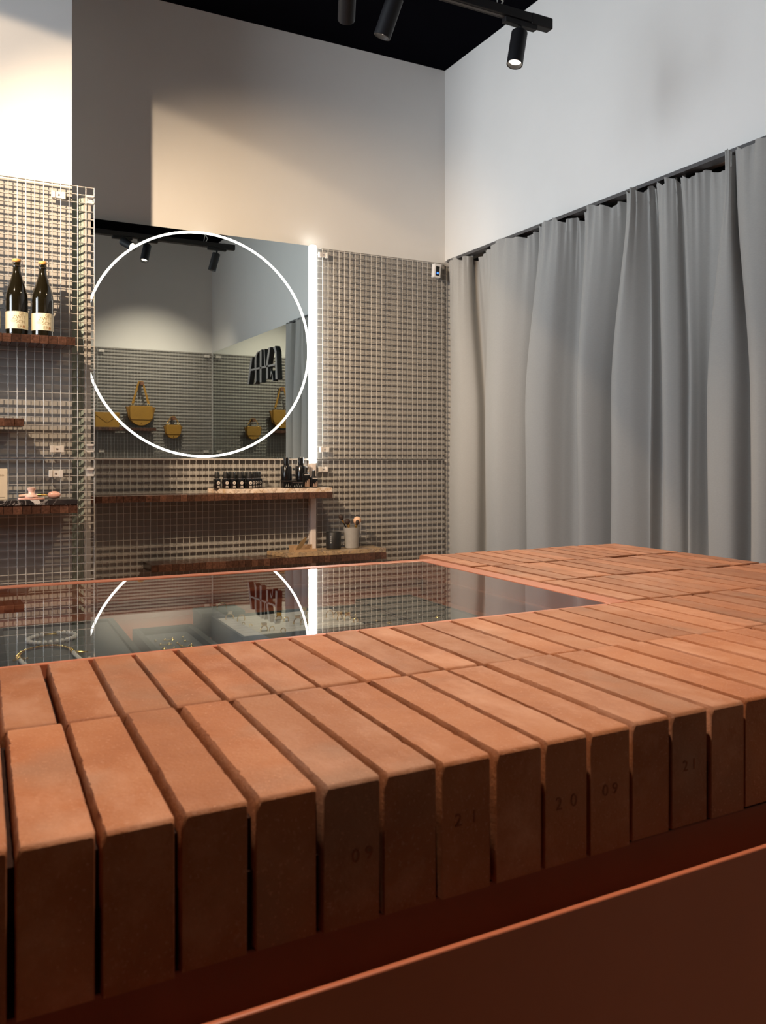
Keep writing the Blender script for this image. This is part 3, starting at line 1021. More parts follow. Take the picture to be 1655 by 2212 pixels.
def lotion(x, y, label):
    t_ = thing('lotion_bottle', (x, y, zs), label, 'lotion bottle', 'tall black lotion bottles')
    mk('bottle_body', G().lathe((x, y, zs), [(0.030, 0), (0.0315, 0.002), (0.0315, 0.119), (0.0295, 0.1215), (0.012, 0.122)], 30), 'black_gloss', t_, smooth=40)
    mk('collar', G().lathe((x, y, zs), [(0.0165, 0.1221), (0.0165, 0.1265), (0.012, 0.127)], 22), 'black_matte', t_, smooth=40)
    mk('cap', G().lathe((x, y, zs), [(0.0155, 0.1271), (0.0157, 0.168), (0.0145, 0.1705), (0.003, 0.171)], 24), 'black_gloss', t_, smooth=40)
    return t_


l0 = lotion(1.781, 4.565, 'tall black cylindrical lotion bottle standing behind the two low jars')
dup(l0, (1.872, 4.570, zs), 'tall black cylindrical lotion bottle standing nearer the light tube')


def jar_box(x0, x1, y0, y1, h, label):
    t_ = thing('jar_box', ((x0 + x1) / 2, (y0 + y1) / 2, zs), label, 'box', 'low black boxes')
    mk('box_body', G().box(x0, x1, y0, y1, zs, zs + h), 'black_gloss', t_, bevel=0.0015)
    g_ = G()
    for k in range(5):
        xx = x0 + (x1 - x0) * (0.15 + 0.16 * k)
        g_.add([(xx, y0 - 0.0004, zs + 0.006), (xx + 0.003, y0 - 0.0004, zs + 0.006), (xx + 0.007, y0 - 0.0004, zs + h * (0.5 + 0.1 * (k % 3))), (xx + 0.005, y0 - 0.0004, zs + h * (0.5 + 0.1 * (k % 3)))], [(0, 1, 2, 3)])
    mk('leaf_print', g_, 'logo_face', t_)
    mk('lid_edge', G().box(x0 + 0.001, x1 - 0.001, y0 - 0.0008, y0 + 0.0002, zs + h - 0.004, zs + h - 0.003), 'pink_print', t_)


jar_box(1.742, 1.822, 4.505, 4.530, 0.042, 'low black box printed with pale leaves, behind its twin')
jar_box(1.776, 1.842, 4.462, 4.492, 0.034, 'low black box printed with pale leaves, in front of the tall bottles')


def small_pump(x, y, w, h, ch, label, m):
    t_ = thing('oil_bottle', (x, y, zs), label, 'oil bottle')
    mk('bottle_body', G().box(x - w, x + w, y - w, y + w, zs, zs + h), 'black_gloss', t_, bevel=0.004, smooth=30)
    mk('cap', G().lathe((x, y, zs), [(w * 0.75, h), (w * 0.75, h + 0.004), (w * 0.55, h + 0.005), (w * 0.5, h + ch), (w * 0.3, h + ch + 0.002), (0.002, h + ch + 0.0025)], 18), 'black_matte', t_, smooth=40)
    g_ = G()
    for k in range(3):
        xx = x - w * 0.7 + w * 0.5 * k
        g_.prism([(xx, zs + 0.006), (xx + w * 0.45, zs + 0.006), (xx + w * 0.5, zs + h * (0.35 + 0.12 * k)), (xx + w * 0.2, zs + h * (0.42 + 0.1 * k))], y - w - 0.0006, y - w - 0.0001, 'y')
    mk('flower_print', g_, 'pink_print', t_)
    mk('printed_name', G().box(x - w * 0.8, x + w * 0.8, y - w - 0.0006, y - w - 0.0001, zs + h * 0.86, zs + h * 0.92), 'white_print', t_)
    return t_


small_pump(1.882, 4.522, 0.019, 0.082, 0.034, 'black oil bottle with flower print leaning close to the tall bottle', 0)
small_pump(1.921, 4.498, 0.019, 0.060, 0.036, 'small black oil bottle with dark print in front of the light tube', 0)

# ------------------------------------------------------------------ low shelf: candle, brush cup, brushes, tan tray
zl = 0.7437
cd = thing('candle_jar', (2.066, 4.545, zl), 'matte black candle jar beside the grey brush cup', 'candle')
mk('jar', G().lathe((2.066, 4.545, zl), [(0.040, 0), (0.043, 0.004), (0.044, 0.010), (0.0445, 0.097), (0.0435, 0.0985), (0.0420, 0.097), (0.0415, 0.080), (0.002, 0.079)], 36), 'black_matte', cd, smooth=40)
g = G()
for k in range(4):
    a = R(-135) + 0
    for s_ in (0,):
        zz = zl + 0.036 + 0.011 * k
        g.add([(2.066 + 0.0448 * math.cos(a + da), 4.545 + 0.0448 * math.sin(a + da), zz + dz) for da, dz in ((-0.09, 0), (0.09, 0), (0.09, 0.006), (-0.09, 0.006))], [(0, 1, 2, 3)])
mk('side_print', g, 'logo_face', cd)

cup = thing('brush_cup', (2.178, 4.535, zl), 'tapered grey cup holding the makeup brushes', 'cup')
mk('cup_body', G().lathe((2.178, 4.535, zl), [(0.036, 0), (0.0395, 0.003), (0.0405, 0.010), (0.0475, 0.119), (0.0480, 0.122), (0.0465, 0.1225), (0.0455, 0.119), (0.040, 0.012), (0.002, 0.010)], 36), 'grey_cup', cup, smooth=40)
mk('engraved_line', G().box(2.172, 2.190, 4.4895, 4.4905, zl + 0.1045, zl + 0.1055), 'logo_face', cup)


def brush(p0, p1, head, w, dark, label, blunt=False):
    a, b = Vector(p0), Vector(p1)
    d = (b - a).normalized()
    t_ = thing('makeup_brush', p0, label, 'makeup brush', 'makeup brushes in the grey cup')
    f0 = b - d * 0.018
    mk('handle', G().tube([a, f0], [0.003, 0.0042], 8), 'black_gloss' if dark else 'bristle_light', t_, smooth=50)
    mk('ferrule', G().tube([f0, b], [0.0048, 0.0058], 10), 'gold', t_, smooth=50)
    L_ = head
    rs = [(0, 0.0058), (0.25, w * 0.8), (0.55, w), (0.85, w * 0.85), (0.97, w * 0.5), (1.0, w * 0.12)]
    mk('bristles', G().tube([b + d * L_ * t for t, _ in rs], [r_ for _, r_ in rs], 12), 'bristle_dark' if dark else 'bristle_light', t_, smooth=60)


zc = zl + 0.014
brush((2.188, 4.52, zc), (2.118, 4.535, zl + 0.165), 0.036, 0.013, True, 'tall dark makeup brush with round head leaning furthest left')
brush((2.170, 4.52, zc), (2.142, 4.512, zl + 0.140), 0.034, 0.0165, True, 'dark makeup brush with broad drooping head, left in the cup')
brush((2.165, 4.54, zc), (2.158, 4.535, zl + 0.146), 0.018, 0.006, False, 'thin pale tipped makeup brush in the middle of the cup')
brush((2.172, 4.55, zc), (2.175, 4.565, zl + 0.138), 0.022, 0.007, False, 'small makeup brush with pale tip and gold ferrule')
brush((2.180, 4.54, zc), (2.203, 4.520, zl + 0.135), 0.030, 0.011, True, 'short dark makeup brush in front of the big pale one')
brush((2.172, 4.54, zc), (2.212, 4.548, zl + 0.132), 0.052, 0.024, False, 'large pale pink powder brush leaning right out of the cup')

tt = thing('card_tray', (1.865, 4.52, zl), 'small tan folded tray on the brown stone slab', 'tray')
mk('tray_floor', G().box(1.795, 1.935, 4.482, 4.556, zl, zl + 0.004), 'tan', tt)
mk('back_lip', G().box(1.795, 1.935, 4.552, 4.556, zl + 0.004, zl + 0.032), 'tan', tt)
mk('side_lip', G().box(1.795, 1.799, 4.482, 4.552, zl + 0.004, zl + 0.030), 'tan', tt)
mk('front_lip', G().box(1.799, 1.935, 4.482, 4.486, zl + 0.004, zl + 0.012), 'tan', tt)
g = G()
pl = [(-0.008, 0), (0.006, 0), (0.013, 0.03), (0.012, 0.06), (0.002, 0.092), (-0.004, 0.092), (-0.012, 0.06), (-0.013, 0.02)]
a_ = R(38)
g.prism([(1.828 + x * math.cos(-a_) - z * math.sin(-a_), zl + 0.0045 + max(0, x * math.sin(-a_) + z * math.cos(-a_))) for x, z in pl], 4.515, 4.519, 'y')
tag(mk('wooden_spatula', g, 'olive_wood', bevel=0.0008), 'thin leaf shaped wooden spatula leaning in the tan tray', 'spatula')

# ------------------------------------------------------------------ mustard bags on the opposite wall (seen in the mirror)
def arc_d(cx, top, bot, hw, n_=18, flare=0.0):
    """D outline in xz: flat top, rounded bottom"""
    pts_ = [(cx - hw - flare, top)]
    for k in range(n_ + 1):
        a = PI + PI * k / n_
        pts_.append((cx + hw * math.cos(a), top - (top - bot) * 0.45 + (top - bot) * 0.55 * math.sin(a)))
    pts_.append((cx + hw + flare, top))
    return pts_


def rrect(x0, x1, z0, z1, r, n_=5, lower_only=True):
    pts_ = []
    for cx, cz, s in ((x0 + r, z0 + r, PI), (x1 - r, z0 + r, 1.5 * PI)):
        for k in range(n_ + 1):
            a = s + PI / 2 * k / n_
            pts_.append((cx + r * math.cos(a), cz + r * math.sin(a)))
    pts_ += [(x1, z1), (x0, z1)]
    return pts_


OPP = [opp_shelf]


def shoulder_bag(cx, top, bot, hw, flap, hook_z, depth, label, big):
    y0 = -0.17
    t_ = thing('shoulder_bag', (cx, y0, bot), label, 'bag', 'mustard leather bags')
    mk('bag_body', G().prism(arc_d(cx, top - 0.006, bot, hw * 0.78), y0, y0 + depth, 'y'), 'mustard', t_, bevel=0.003)
    mk('gusset', G().prism(arc_d(cx, top - 0.010, bot + 0.004, hw * 0.86, flare=hw * 0.14), y0 + depth * 0.25, y0 + depth * 0.75, 'y'), 'mustard_dark', t_, bevel=0.002)
    fl = mk('flap', G().prism(rrect(cx - flap, cx + flap, bot + (top - bot) * 0.30, top, (top - bot) * 0.12), y0 + depth, y0 + depth + 0.007, 'y')
            .box(cx - flap, cx + flap, y0 + depth * 0.2, y0 + depth, top - 0.006, top), 'mustard', t_, bevel=0.0025)
    mk('clasp', G().ball((cx, y0 + depth + 0.002, bot + (top - bot) * 0.13), (0.007, 0.004, 0.004)), 'gold', t_, smooth=60)
    ym = y0 + depth * 0.55
    for s_ in (-1, 1):
        x0 = cx + s_ * flap * 0.72
        w0, w1 = (0.013, 0.009) if big else (0.005, 0.005)
        xt = cx + s_ * (0.020 if big else 0.022)
        zt = hook_z
        mk('strap', G().add([(x0 - w0, ym - 0.001, top + 0.028), (x0 + w0, ym - 0.001, top + 0.028), (xt + w1, ym - 0.001, zt), (xt - w1, ym - 0.001, zt),
                             (x0 - w0, ym + 0.002, top + 0.028), (x0 + w0, ym + 0.002, top + 0.028), (xt + w1, ym + 0.002, zt), (xt - w1, ym + 0.002, zt)],
                            [(0, 1, 2, 3), (7, 6, 5, 4), (0, 4, 5, 1), (1, 5, 6, 2), (2, 6, 7, 3), (3, 7, 4, 0)]), 'mustard', t_)
        rg = G().tube([(x0 + 0.012 * math.cos(2 * PI * k / 14), ym, top + 0.015 + 0.014 * math.sin(2 * PI * k / 14)) for k in range(14)], 0.0025, 6, closed=True)
        mk('ring', rg, 'gold', t_, smooth=50)
        if big:
            for k in range(3):
                t = 0.12 + 0.14 * k
                mk('stud', G().ball((x0 + (xt - x0) * t, ym + 0.002, top + 0.028 + (zt - top - 0.028) * t), (0.004, 0.003, 0.004), 8, 5), 'gold', t_, smooth=60)
    mk('strap_top', G().tube([(cx - 0.026, ym, hook_z - 0.004), (cx - 0.018, ym, hook_z + 0.003), (cx + 0.018, ym, hook_z + 0.003), (cx + 0.026, ym, hook_z - 0.004)], 0.006 if big else 0.004, 6), 'mustard', t_, smooth=50)
    OPP.append(t_)
    return t_


shoulder_bag(2.003, 1.850, 1.636, 0.158, 0.116, 2.112, 0.07, 'larger mustard half-round shoulder bag with studded strap, seen in the mirror', True)
shoulder_bag(2.354, 1.652, 1.503, 0.104, 0.080, 1.742, 0.055, 'smaller mustard half-round bag hanging lower, seen in the mirror', False)
for cx, z, lb_ in ((2.012, 2.100, 'wooden wall peg carrying the larger mustard bag'), (2.356, 1.731, 'wooden wall peg carrying the smaller mustard bag')):
    pg = thing('wall_peg', (cx, -0.2, z - 0.02), lb_, 'peg', 'wooden pegs')
    OPP.append(pg)
    mk('peg_block', G().box(cx - 0.018, cx + 0.018, -0.191, -0.098, z - 0.026, z + 0.0085), 'walnut_peg', pg, bevel=0.002)
    mk('bracket', G().box(cx - 0.012, cx + 0.012, -0.204, -0.191, z - 0.020, z + 0.004), 'steel', pg)

ct = thing('clutch_bag', (1.651, -0.10, 1.6135), 'mustard envelope clutch standing on the batten shelf, seen in the mirror', 'bag')
mk('clutch_body', G().box(1.528, 1.774, -0.125, -0.098, 1.6135, 1.762), 'mustard', ct, bevel=0.004)
mk('flap', G().prism([(1.526, 1.772), (1.530, 1.742), (1.636, 1.664), (1.656, 1.664), (1.772, 1.742), (1.776, 1.772)], -0.0975, -0.0925, 'y').box(1.526, 1.776, -0.127, -0.0975, 1.7625, 1.772), 'mustard', ct, bevel=0.0015)
mk('snap', G().ball((1.646, -0.0925, 1.683), (0.007, 0.003, 0.007), 10, 6), 'gold', ct, smooth=60)

# the whole display stands on the opposite wall, 0.5 m behind the counter's front
for o in OPP + [ct]:
    o.location = (o.location.x * 1.0325, o.location.y - 0.305, 1.25 + (o.location.z - 1.25) * 1.0325)
    o.scale = (1.0325, 1.0, 1.0325)

# ------------------------------------------------------------------ the brick counter with its glass case
U = Vector((0.99988571, 0.0151183, 0))
V = Vector((0.04706194, 0.99889197, 0))
O = Vector((0.08859354, 0.53038791, 0))
CT = 1.03


def cu(u, v, z):
    p = O + U * u + V * v
    return (p.x, p.y, z)


counter = thing('brick_counter', cu(0.45, 0.55, 0.0), 'terracotta brick counter with a glass-topped display case sunk into it', 'counter')
u0, u1 = -0.72, 1.485
PITCH = 0.0479
BW, BL, BH = 0.0438, 0.2365, 0.0995


def brick_geo(seed, length=BL):
    rnd = random.Random(seed)
    bs_ = [0, 0.0010, 0.0028]
    n_ = 46
    bs_ += [0.0028 + (length - 0.0056) * k / n_ for k in range(1, n_)] + [length - 0.0028, length - 0.0010, length]
    prof = []
    baseL = rnd.uniform(0.0020, 0.0036)
    dropL = rnd.uniform(0.0045, 0.009)
    kL = kR = wv = 0.0
    for i, b in enumerate(bs_):
        e = min(i, len(bs_) - 1 - i)
        dz = (0.0030, 0.0009, 0.0)[e] if e < 3 else 0.0
        wv = wv * 0.7 + rnd.gauss(0, 0.00013)
        cL = max(0.0008, baseL + wv + rnd.gauss(0, 0.00025) + (rnd.random() < 0.05) * rnd.uniform(0.0006, 0.0016))
        cR = 0.0009 + abs(rnd.gauss(0, 0.0003)) + (rnd.random() < 0.04) * rnd.uniform(0.0008, 0.002)
        kL = kL * 0.7 + rnd.uniform(-0.00014, 0.00014)
        kR = kR * 0.7 + rnd.uniform(-0.00012, 0.00012)
        inset = (0.0008, 0.0003, 0)[e] if e < 3 else 0
        xl, xr = -BW / 2 + kL + inset, BW / 2 + kR - inset
        zt = BH - dz
        pit = (rnd.random() < 0.16) * rnd.uniform(0.0003, 0.0012)
        prof.append([(xl, b, 0.0), (xl, b, zt * 0.55), (xl + pit * 0.4, b, zt - dropL), (xl + cL * 0.8 + pit * 0.5, b, zt - 0.0011 - pit * 0.5), (xl + cL, b, zt), (0, b, zt),
                     (xr - cR, b, zt), (xr, b, zt - cR), (xr, b, zt * 0.55), (xr, b, 0.0)])
    k = len(prof[0])
    g_ = G()
    vs_ = []
    for ring in prof:
        for a, b, z in ring:
            p = U * a + V * b
            vs_.append((p.x, p.y, z))
    m_ = len(prof)
    fs_ = [(i * k + j, (i + 1) * k + j, (i + 1) * k + j + 1, i * k + j + 1) for i in range(m_ - 1) for j in range(k - 1)]
    fs_ += [tuple(range(k)), tuple((m_ - 1) * k + j for j in range(k))[::-1]]
    fs_ += [(i * k, i * k + k - 1, (i + 1) * k + k - 1, (i + 1) * k) for i in range(m_ - 1)]
    return g_.add(vs_, fs_)


BRICKS = []
for sd_ in range(14):
    me = mesh_of('brick', brick_geo(100 + sd_), (0, 0, 0), smooth=38)
    me.materials.append(MATS['brick'])
    BRICKS.append(me)
BRICKS_SHORT = []
for sd_ in range(5):
    me = mesh_of('brick', brick_geo(300 + sd_, 0.2325), (0, 0, 0), smooth=38)
    me.materials.append(MATS['brick'])
    BRICKS_SHORT.append(me)

rb = random.Random(21)
CW = WL[counter.name]
zb0 = CT - BH
front_bricks = {}


def lay(u, v, short=False, jit=0.004, jz=0.0012):
    o = bpy.data.objects.new('brick', rb.choice(BRICKS_SHORT if short else BRICKS))
    COL.objects.link(o)
    o.parent = counter
    p = cu(u + rb.uniform(-0.0008, 0.0008), v + rb.uniform(-jit, jit), zb0 + rb.uniform(-jz, jz * 0.4))
    o.location = (p[0] - CW[0], p[1] - CW[1], p[2] - CW[2])
    o.rotation_euler = (rb.uniform(-0.0012, 0.0012), rb.uniform(-0.003, 0.003), rb.uniform(-0.003, 0.003))
    WL[o.name] = p
    return o


nb = int(round((u1 - u0) / PITCH))
for i in range(nb):
    uc = u1 - PITCH * (i + 0.5)
    front_bricks[i] = lay(uc, 0.0015 + (0.006 if i < 22 else 0.0), jit=0.0015)
    lay(uc - 0.003, 0.240 + (0.002 if uc < 0.85 else 0.006), short=True, jit=0.003).scale.x = 1.03 if uc > 0.55 else 1.012
ur0 = 0.868
nr = 13
pr = (u1 - ur0) / nr
for r_, v0 in enumerate((0.484, 0.7265, 0.968)):
    for i in range(nr):
        lay(ur0 + pr * (i + 0.5), v0, short=(r_ < 2), jit=0.006).scale.x = 1.035


# stamped numbers on the front faces
def stamp(i, s, du, dz, size, cut=0.0):
    b = front_bricks[i]
    p = WL[b.name]
    fx = U
    g_ = text_geo(s, size, 0.00015, 'CENTER', lambda a, b_, c_: tuple(Vector((p[0], p[1], p[2])) + U * (du + a) - V * (0.0002 + c_) + Vector((0, 0, dz + b_))))
    mk('stamped_number', g_, 'stamp', b, origin=p)


def idx(u):
    return int((u1 - u) / PITCH)


stamp(idx(0.168), '0 9', 0.008, 0.047, 0.0135)
stamp(idx(0.262), '2  1', 0.0, 0.055, 0.0135)
stamp(idx(0.355), '2  0', 0.0, 0.048, 0.0145)
stamp(idx(0.402), '0 9', 0.0, 0.050, 0.0135)
stamp(idx(0.500), '2 1', 0.0, 0.052, 0.0135)

mk('gap_light_block', G().box(u0 + 0.004, u1 - 0.02, 0.0135, 0.468, 0.928, CT - 0.016, cu).box(u0 + 0.004, u1 - 0.02, 0.0105, 0.0135, 0.9278, CT - 0.05, cu).box(ur0 + 0.006, u1 - 0.02, 0.486, 1.190, 0.928, CT - 0.010, cu), 'gap_shade', counter)  # filler added inside the open brick gaps to stop light leaking through

# carrying plate and steel body
mk('ledge_plate', G().box(u0, u1 - 0.004, 0.012, 1.198, 0.884, 0.9275, cu), 'plate', counter, bevel=0.002)
mk('channel_floor', G().box(u0, u1 + 0.02, -0.022, 0.06, 0.872, 0.880, cu), 'plate', counter)
mk('front_panel', G().box(u0 - 0.02, u1 + 0.028, -0.0285, -0.0235, 0.0, 0.9125, cu), 'panel', counter, bevel=0.0012)
mk('end_panel', G().box(u1 + 0.023, u1 + 0.028, -0.023, 1.215, 0.0, 0.9125, cu), 'panel', counter, bevel=0.0012)
mk('end_panel', G().box(u0 - 0.02, u0 - 0.015, -0.023, 1.215, 0.0, 0.9125, cu), 'panel', counter, bevel=0.0012)
mk('back_panel', G().box(u0 - 0.015, u1 + 0.023, 1.21, 1.215, 0.0, 0.9125, cu), 'panel', counter, bevel=0.0012)
gu0, gu1, gv0, gv1 = u0 + 0.06, 0.826, 0.482, 1.110
mk('case_rim', G().box(gu0 - 0.03, gu1, gv0 - 0.009, gv0, 0.93, CT - 0.001, cu).box(gu0 - 0.03, gu1 + 0.038, gv1, gv1 + 0.030, 0.93, CT - 0.001, cu)
   .box(gu1, gu1 + 0.038, gv0 - 0.003, gv1, 0.93, CT - 0.001, cu).box(gu0 - 0.03, gu0, gv0, gv1, 0.93, CT - 0.001, cu), 'frame', counter, bevel=0.0012)
mk('inner_ledge', G().box(gu1 - 0.014, gu1 - 0.0005, gv0, gv1, 0.993, 0.998, cu).box(gu0, gu1 - 0.014, gv1 - 0.012, gv1 - 0.0005, 0.993, 0.998, cu), 'frame', counter)
mk('case_floor', G().box(gu0, gu1 - 0.0005, gv0 + 0.0005, gv1 - 0.0005, 0.9465, 0.9545, cu), 'frame', counter)
mk('glass_top', G().box(gu0 + 0.0005, gu1 - 0.0005, gv0 + 0.0005, gv1 - 0.0005, CT - 0.0075, CT - 0.0020, cu), 'case_glass', counter)

# ------------------------------------------------------------------ jewellery inside the case
zf = 0.9547


def open_tray(name, ua, ub, va, vb, h, wall, padm, label, inset=0.004, cat='tray', stripes=0):
    c_ = cu((ua + ub) / 2, (va + vb) / 2, zf)
    t_ = thing(name, c_, label, cat)
    g_ = G().box(ua, ub, va, vb, zf, zf + 0.004, cu)
    g_.box(ua, ua + wall, va, vb, zf + 0.004, zf + h, cu).box(ub - wall, ub, va, vb, zf + 0.004, zf + h, cu)
    g_.box(ua + wall, ub - wall, va, va + wall, zf + 0.004, zf + h, cu).box(ua + wall, ub - wall, vb - wall, vb, zf + 0.004, zf + h, cu)
    mk('tray_frame', g_, 'tray', t_)
    if stripes:
        for k in range(stripes):
            v_a = va + wall + (vb - va - 2 * wall) * k / stripes
            v_b = va + wall + (vb - va - 2 * wall) * (k + 1) / stripes
            um = (v_a + v_b) / 2
            prof_ = [(v_a + 0.0003, zf + 0.005), (v_b - 0.0003, zf + 0.005), (v_b - 0.0003, zf + h - inset - 0.004), (v_b - 0.003, zf + h - inset - 0.0005), (um, zf + h - inset), (v_a + 0.003, zf + h - inset - 0.0005), (v_a + 0.0003, zf + h - inset - 0.004)]
            mk('ring_roll', G().prism(prof_, ua + wall + 0.0005, ub - wall - 0.0005, 'x', cu), padm, t_, smooth=50)
    else:
        mk('velvet_pad', G().box(ua + wall + 0.0005, ub - wall - 0.0005, va + wall + 0.0005, vb - wall - 0.0005, zf + 0.0045, zf + h - inset, cu), padm, t_, bevel=0.001)
    return zf + h - inset


za = open_tray('display_tray', -0.042, 0.148, 0.60, 1.040, 0.018, 0.010, 'pad', 'wide dark tray with grey pad under the pearl bracelet', 0.004)
zt2 = open_tray('display_tray', 0.160, 0.258, 0.60, 0.900, 0.022, 0.010, 'pad', 'narrow dark tray with grey pad and gold ear studs', 0.010)
zt3 = open_tray('ring_box', 0.279, 0.495, 0.663, 0.848, 0.041, 0.0045, 'pad_white', 'deep dark box lined with white ring rolls', 0.003, 'ring box', 9)
zt4 = open_tray('display_tray', 0.520, 0.628, 0.62, 1.000, 0.012, 0.004, 'tray', 'flat dark tray right of the ring box', 0.0015)
zt5 = open_tray('display_tray', 0.634, 0.765, 0.62, 1.055, 0.012, 0.004, 'tray', 'flat dark tray nearest the right end of the case', 0.0015)
sb = thing('stand_box', cu(0.307, 0.910, zf), 'small closed dark box behind the ring box', 'box')
mk('box_body', G().box(0.270, 0.345, 0.877, 0.942, zf, zf + 0.034, cu), 'tray', sb, bevel=0.001)
mk('lid', G().box(0.269, 0.346, 0.876, 0.943, zf + 0.0342, zf + 0.041, cu), 'tray', sb, bevel=0.001)
td = thing('price_tag', cu(0.262, 0.865, zf), 'round dark tag standing against the small closed box', 'tag')
mk('tag_disc', G().lathe(cu(0.2635, 0.871, zf + 0.013), [(0.0125, -0.0008), (0.0125, 0.0008), (0.001, 0.0009)], 20, Matrix.Rotation(R(80), 3, 'X')), 'tray', td)
mk('tag_foot', G().box(0.258, 0.269, 0.868, 0.876, zf, zf + 0.003, cu), 'tray', td)

# pearl bracelet
br = thing('pearl_bracelet', cu(0.037, 0.910, za), 'pearl bracelet with gold clasp lying behind the gold chain', 'bracelet')
for k in range(26):
    a = 2 * PI * k / 26
    if k in (6, 7):
        continue
    p = cu(0.037 + 0.036 * math.cos(a), 0.910 + 0.036 * math.sin(a) + 0.006 * math.cos(a), za + 0.0040)
    mk('pearl', G().ball(p, 0.0039, 10, 6), 'pearl', br, origin=p, smooth=60)
mk('clasp', G().tube([cu(0.037 + 0.036 * math.cos(a), 0.910 + 0.036 * math.sin(a), za + 0.003) for a in (1.3, 1.45, 1.6, 1.75, 1.9)], 0.0016, 6).tube([cu(0.030, 0.946, za + 0.003), cu(0.060, 0.962, za + 0.004)], 0.0010, 6), 'gold', br, smooth=50)

# gold chain necklace ending in pearl strands
nk = thing('chain_necklace', cu(0.022, 0.80, za), 'gold curb chain necklace with seed pearl ends', 'necklace')
path = catmull([cu(-0.014, 0.778, za + 0.003), cu(-0.016, 0.805, za + 0.003), cu(-0.004, 0.840, za + 0.003), cu(0.018, 0.856, za + 0.003), cu(0.040, 0.852, za + 0.003), cu(0.055, 0.826, za + 0.003), cu(0.0585, 0.795, za + 0.003)], 6)
for k in range(len(path)):
    p = Vector(path[k])
    d = (Vector(path[min(k + 1, len(path) - 1)]) - Vector(path[max(k - 1, 0)])).normalized()
    s_ = d.cross(Vector((0, 0, 1)))
    up = Vector((0, 0, 1)) if k % 2 else (Vector((0, 0, 1)) * 0.5 + s_ * 0.9).normalized()
    lk = []
    for j in range(8):
        a = 2 * PI * j / 8
        lk.append(p + d * 0.0042 * math.cos(a) + (s_ * 0.8 + up * 0.35) * 0.0030 * math.sin(a))
    mk('chain_link', G().tube(lk, 0.0010, 5, closed=True), 'gold', nk, origin=tuple(p), smooth=50)
mk('toggle_bar', G().tube([cu(-0.024, 0.776, za + 0.003), cu(-0.004, 0.781, za + 0.003)], 0.0016, 8), 'gold', nk, smooth=50)
mk('lobster_clasp', G().tube([cu(0.058, 0.792, za + 0.003), cu(0.066, 0.787, za + 0.003), cu(0.078, 0.788, za + 0.002)], [0.002, 0.0022, 0.001], 8), 'gold', nk, smooth=50)
for pts_ in ([(-0.014, 0.772), (-0.012, 0.755), (-0.008, 0.738), (-0.002, 0.722), (0.006, 0.705)], [(0.0585, 0.790), (0.059, 0.772), (0.061, 0.755), (0.063, 0.738), (0.068, 0.72)]):
    cc = catmull([cu(a, b, za + 0.0028) for a, b in pts_], 5)
    for k, p in enumerate(cc):
        mk('seed_pearl', G().ball(p, (0.0034, 0.0030, 0.0030), 8, 5), 'pearl', nk, origin=tuple(p), smooth=60)


def finger_ring(u, v, z, r_, ang, label, stone=0, thick=0.0011):
    c_ = Vector(cu(u, v, z))
    t_ = thing('finger_ring', tuple(c_), label, 'ring', 'gold rings in the white ring rolls')
    ax = U * math.cos(ang) + V * math.sin(ang)
    mk('band', G().tube([tuple(c_ + ax * r_ * math.cos(2 * PI * k / 20) + Vector((0, 0, r_ * 0.25 + r_ * math.sin(2 * PI * k / 20)))) for k in range(20)], thick, 6, closed=True), 'gold', t_, smooth=50)
    if stone:
        top_ = c_ + Vector((0, 0, r_ * 1.25))
        mk('stone', G().box(top_.x - 0.004, top_.x + 0.004, top_.y - 0.003, top_.y + 0.003, top_.z, top_.z + 0.005), 'silver' if stone == 1 else 'gold', t_, bevel=0.001)


RG = [(0.305, 0.828, 0.0080, 0.1, 'gold ring with a pale square stone at the left end of the box', 1),
      (0.318, 0.805, 0.0085, 0.3, 'plain gold ring beside the square stone one', 0),
      (0.312, 0.770, 0.0030, 0.2, 'tiny gold ear hoop left in the ring box', 0),
      (0.318, 0.750, 0.0035, 0.4, 'small gold ear hoop in front of the tiny one', 0),
      (0.327, 0.708, 0.0070, 0.2, 'chunky gold ring at the front left of the box', 2),
      (0.338, 0.703, 0.0060, 0.5, 'twisted gold ring beside the chunky one', 0),
      (0.352, 0.690, 0.0045, 0.1, 'low flat gold ring at the front edge of the box', 0),
      (0.375, 0.780, 0.0070, 0.2, 'fine gold ring in the middle rear of the box', 2),
      (0.383, 0.765, 0.0060, 0.4, 'fine gold ring overlapping its neighbour mid box', 0),
      (0.392, 0.735, 0.0085, 0.1, 'gold ring with a dark long top mid box', 2),
      (0.400, 0.728, 0.0085, 0.3, 'broad gold ring next to the dark topped one', 0),
      (0.427, 0.800, 0.0080, 0.6, 'gold ring under the reflected light ring at the rear', 2),
      (0.436, 0.785, 0.0075, 0.2, 'thin gold ring under the reflected light tube', 0),
      (0.462, 0.770, 0.0090, 0.3, 'large thin gold ring at the right rear of the box', 0),
      (0.470, 0.755, 0.0090, 0.1, 'large gold ring crossing the right rear one', 0),
      (0.466, 0.735, 0.0075, 0.5, 'gold ring with a knot top at the right front', 2),
      (0.476, 0.725, 0.0075, 0.2, 'heavy gold ring at the right front corner', 2),
      (0.482, 0.705, 0.0060, 0.4, 'small gold ring nearest the right front corner', 0)]
for u_, v_, r_, a_, lb_, st in RG:
    finger_ring(u_, v_, zt3, r_ * 0.85, a_, lb_, st, 0.0009 if r_ > 0.004 else 0.0006)
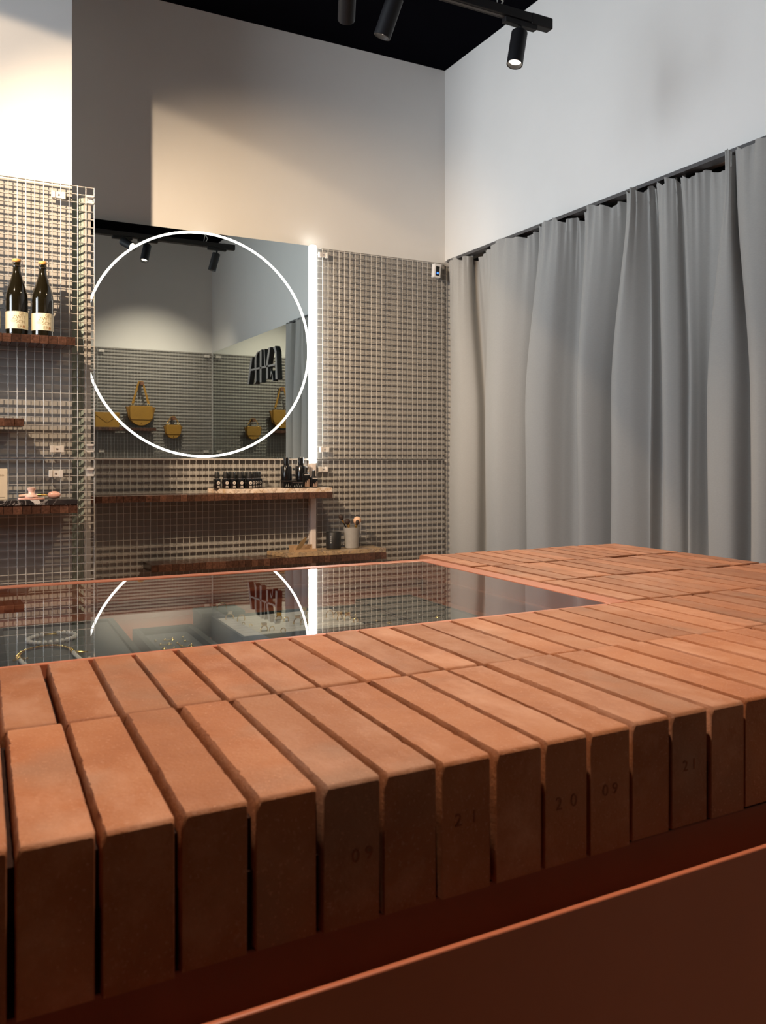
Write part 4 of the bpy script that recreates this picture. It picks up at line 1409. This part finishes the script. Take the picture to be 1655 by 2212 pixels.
finger_ring(0.312, 0.905, zf + 0.0415, 0.0085, 0.1, 'plain silver-toned ring standing on the small closed box', 0, 0.0010)


def ear_stud(u, v, z, k, label, m='gold'):
    p = cu(u, v, z)
    g_ = G().ball((p[0], p[1], p[2] + 0.0022), 0.0022, 8, 5)
    if k % 3 == 1:
        g_.tube([(p[0], p[1], p[2] + 0.0014), (p[0] + 0.008, p[1] + 0.004, p[2] + 0.001)], 0.0007, 5)
    if k % 3 == 2:
        g_.tube([(p[0] + 0.004 * math.cos(2 * PI * j / 10), p[1] + 0.004 * math.sin(2 * PI * j / 10), p[2] + 0.0012) for j in range(10)], 0.0008, 5, closed=True)
    tag(mk('ear_stud', g_, m, smooth=60), label, 'earring', 'gold ear studs')


rs_ = random.Random(4)
row = ('rear row', 'middle row', 'front row')
col_ = ('outer left', 'inner left', 'inner right', 'outer right')
for r_ in range(3):
    for c_ in range(4):
        ear_stud(0.185 + 0.014 * c_ + rs_.uniform(-.002, .002), 0.83 - 0.032 * r_ + rs_.uniform(-.005, .005), zt2, r_ * 4 + c_, 'gold ear stud in the narrow tray, %s, %s one' % (row[r_], col_[c_]))
tag(mk('gold_chain', G().tube(catmull([cu(0.213, 0.80, zt2 + 0.001), cu(0.215, 0.775, zt2 + 0.001), cu(0.222, 0.755, zt2 + 0.001), cu(0.226, 0.735, zt2 + 0.001)], 5), 0.0009, 5), 'gold', smooth=50), 'fine gold chain hanging down the narrow grey pad', 'chain')
for k, (u_, v_, lb_) in enumerate([(0.560, 0.885, 'gold ear stud at the rear of the flat dark tray'), (0.572, 0.815, 'gold ear stud at the middle of the flat dark tray'), (0.585, 0.790, 'small gold hoop at the front of the flat dark tray'),
                                   (0.660, 0.870, 'pale ear stud at the rear of the right end tray'), (0.668, 0.83, 'pale ear hoop at the middle of the right end tray'), (0.690, 0.80, 'gold ear stud at the front of the right end tray'), (0.70, 0.835, 'pale ear stud alone at the right of the end tray')]):
    ear_stud(u_, v_, (zt4 if u_ < 0.63 else zt5), k, lb_, 'gold' if 'gold' in lb_ else 'silver')
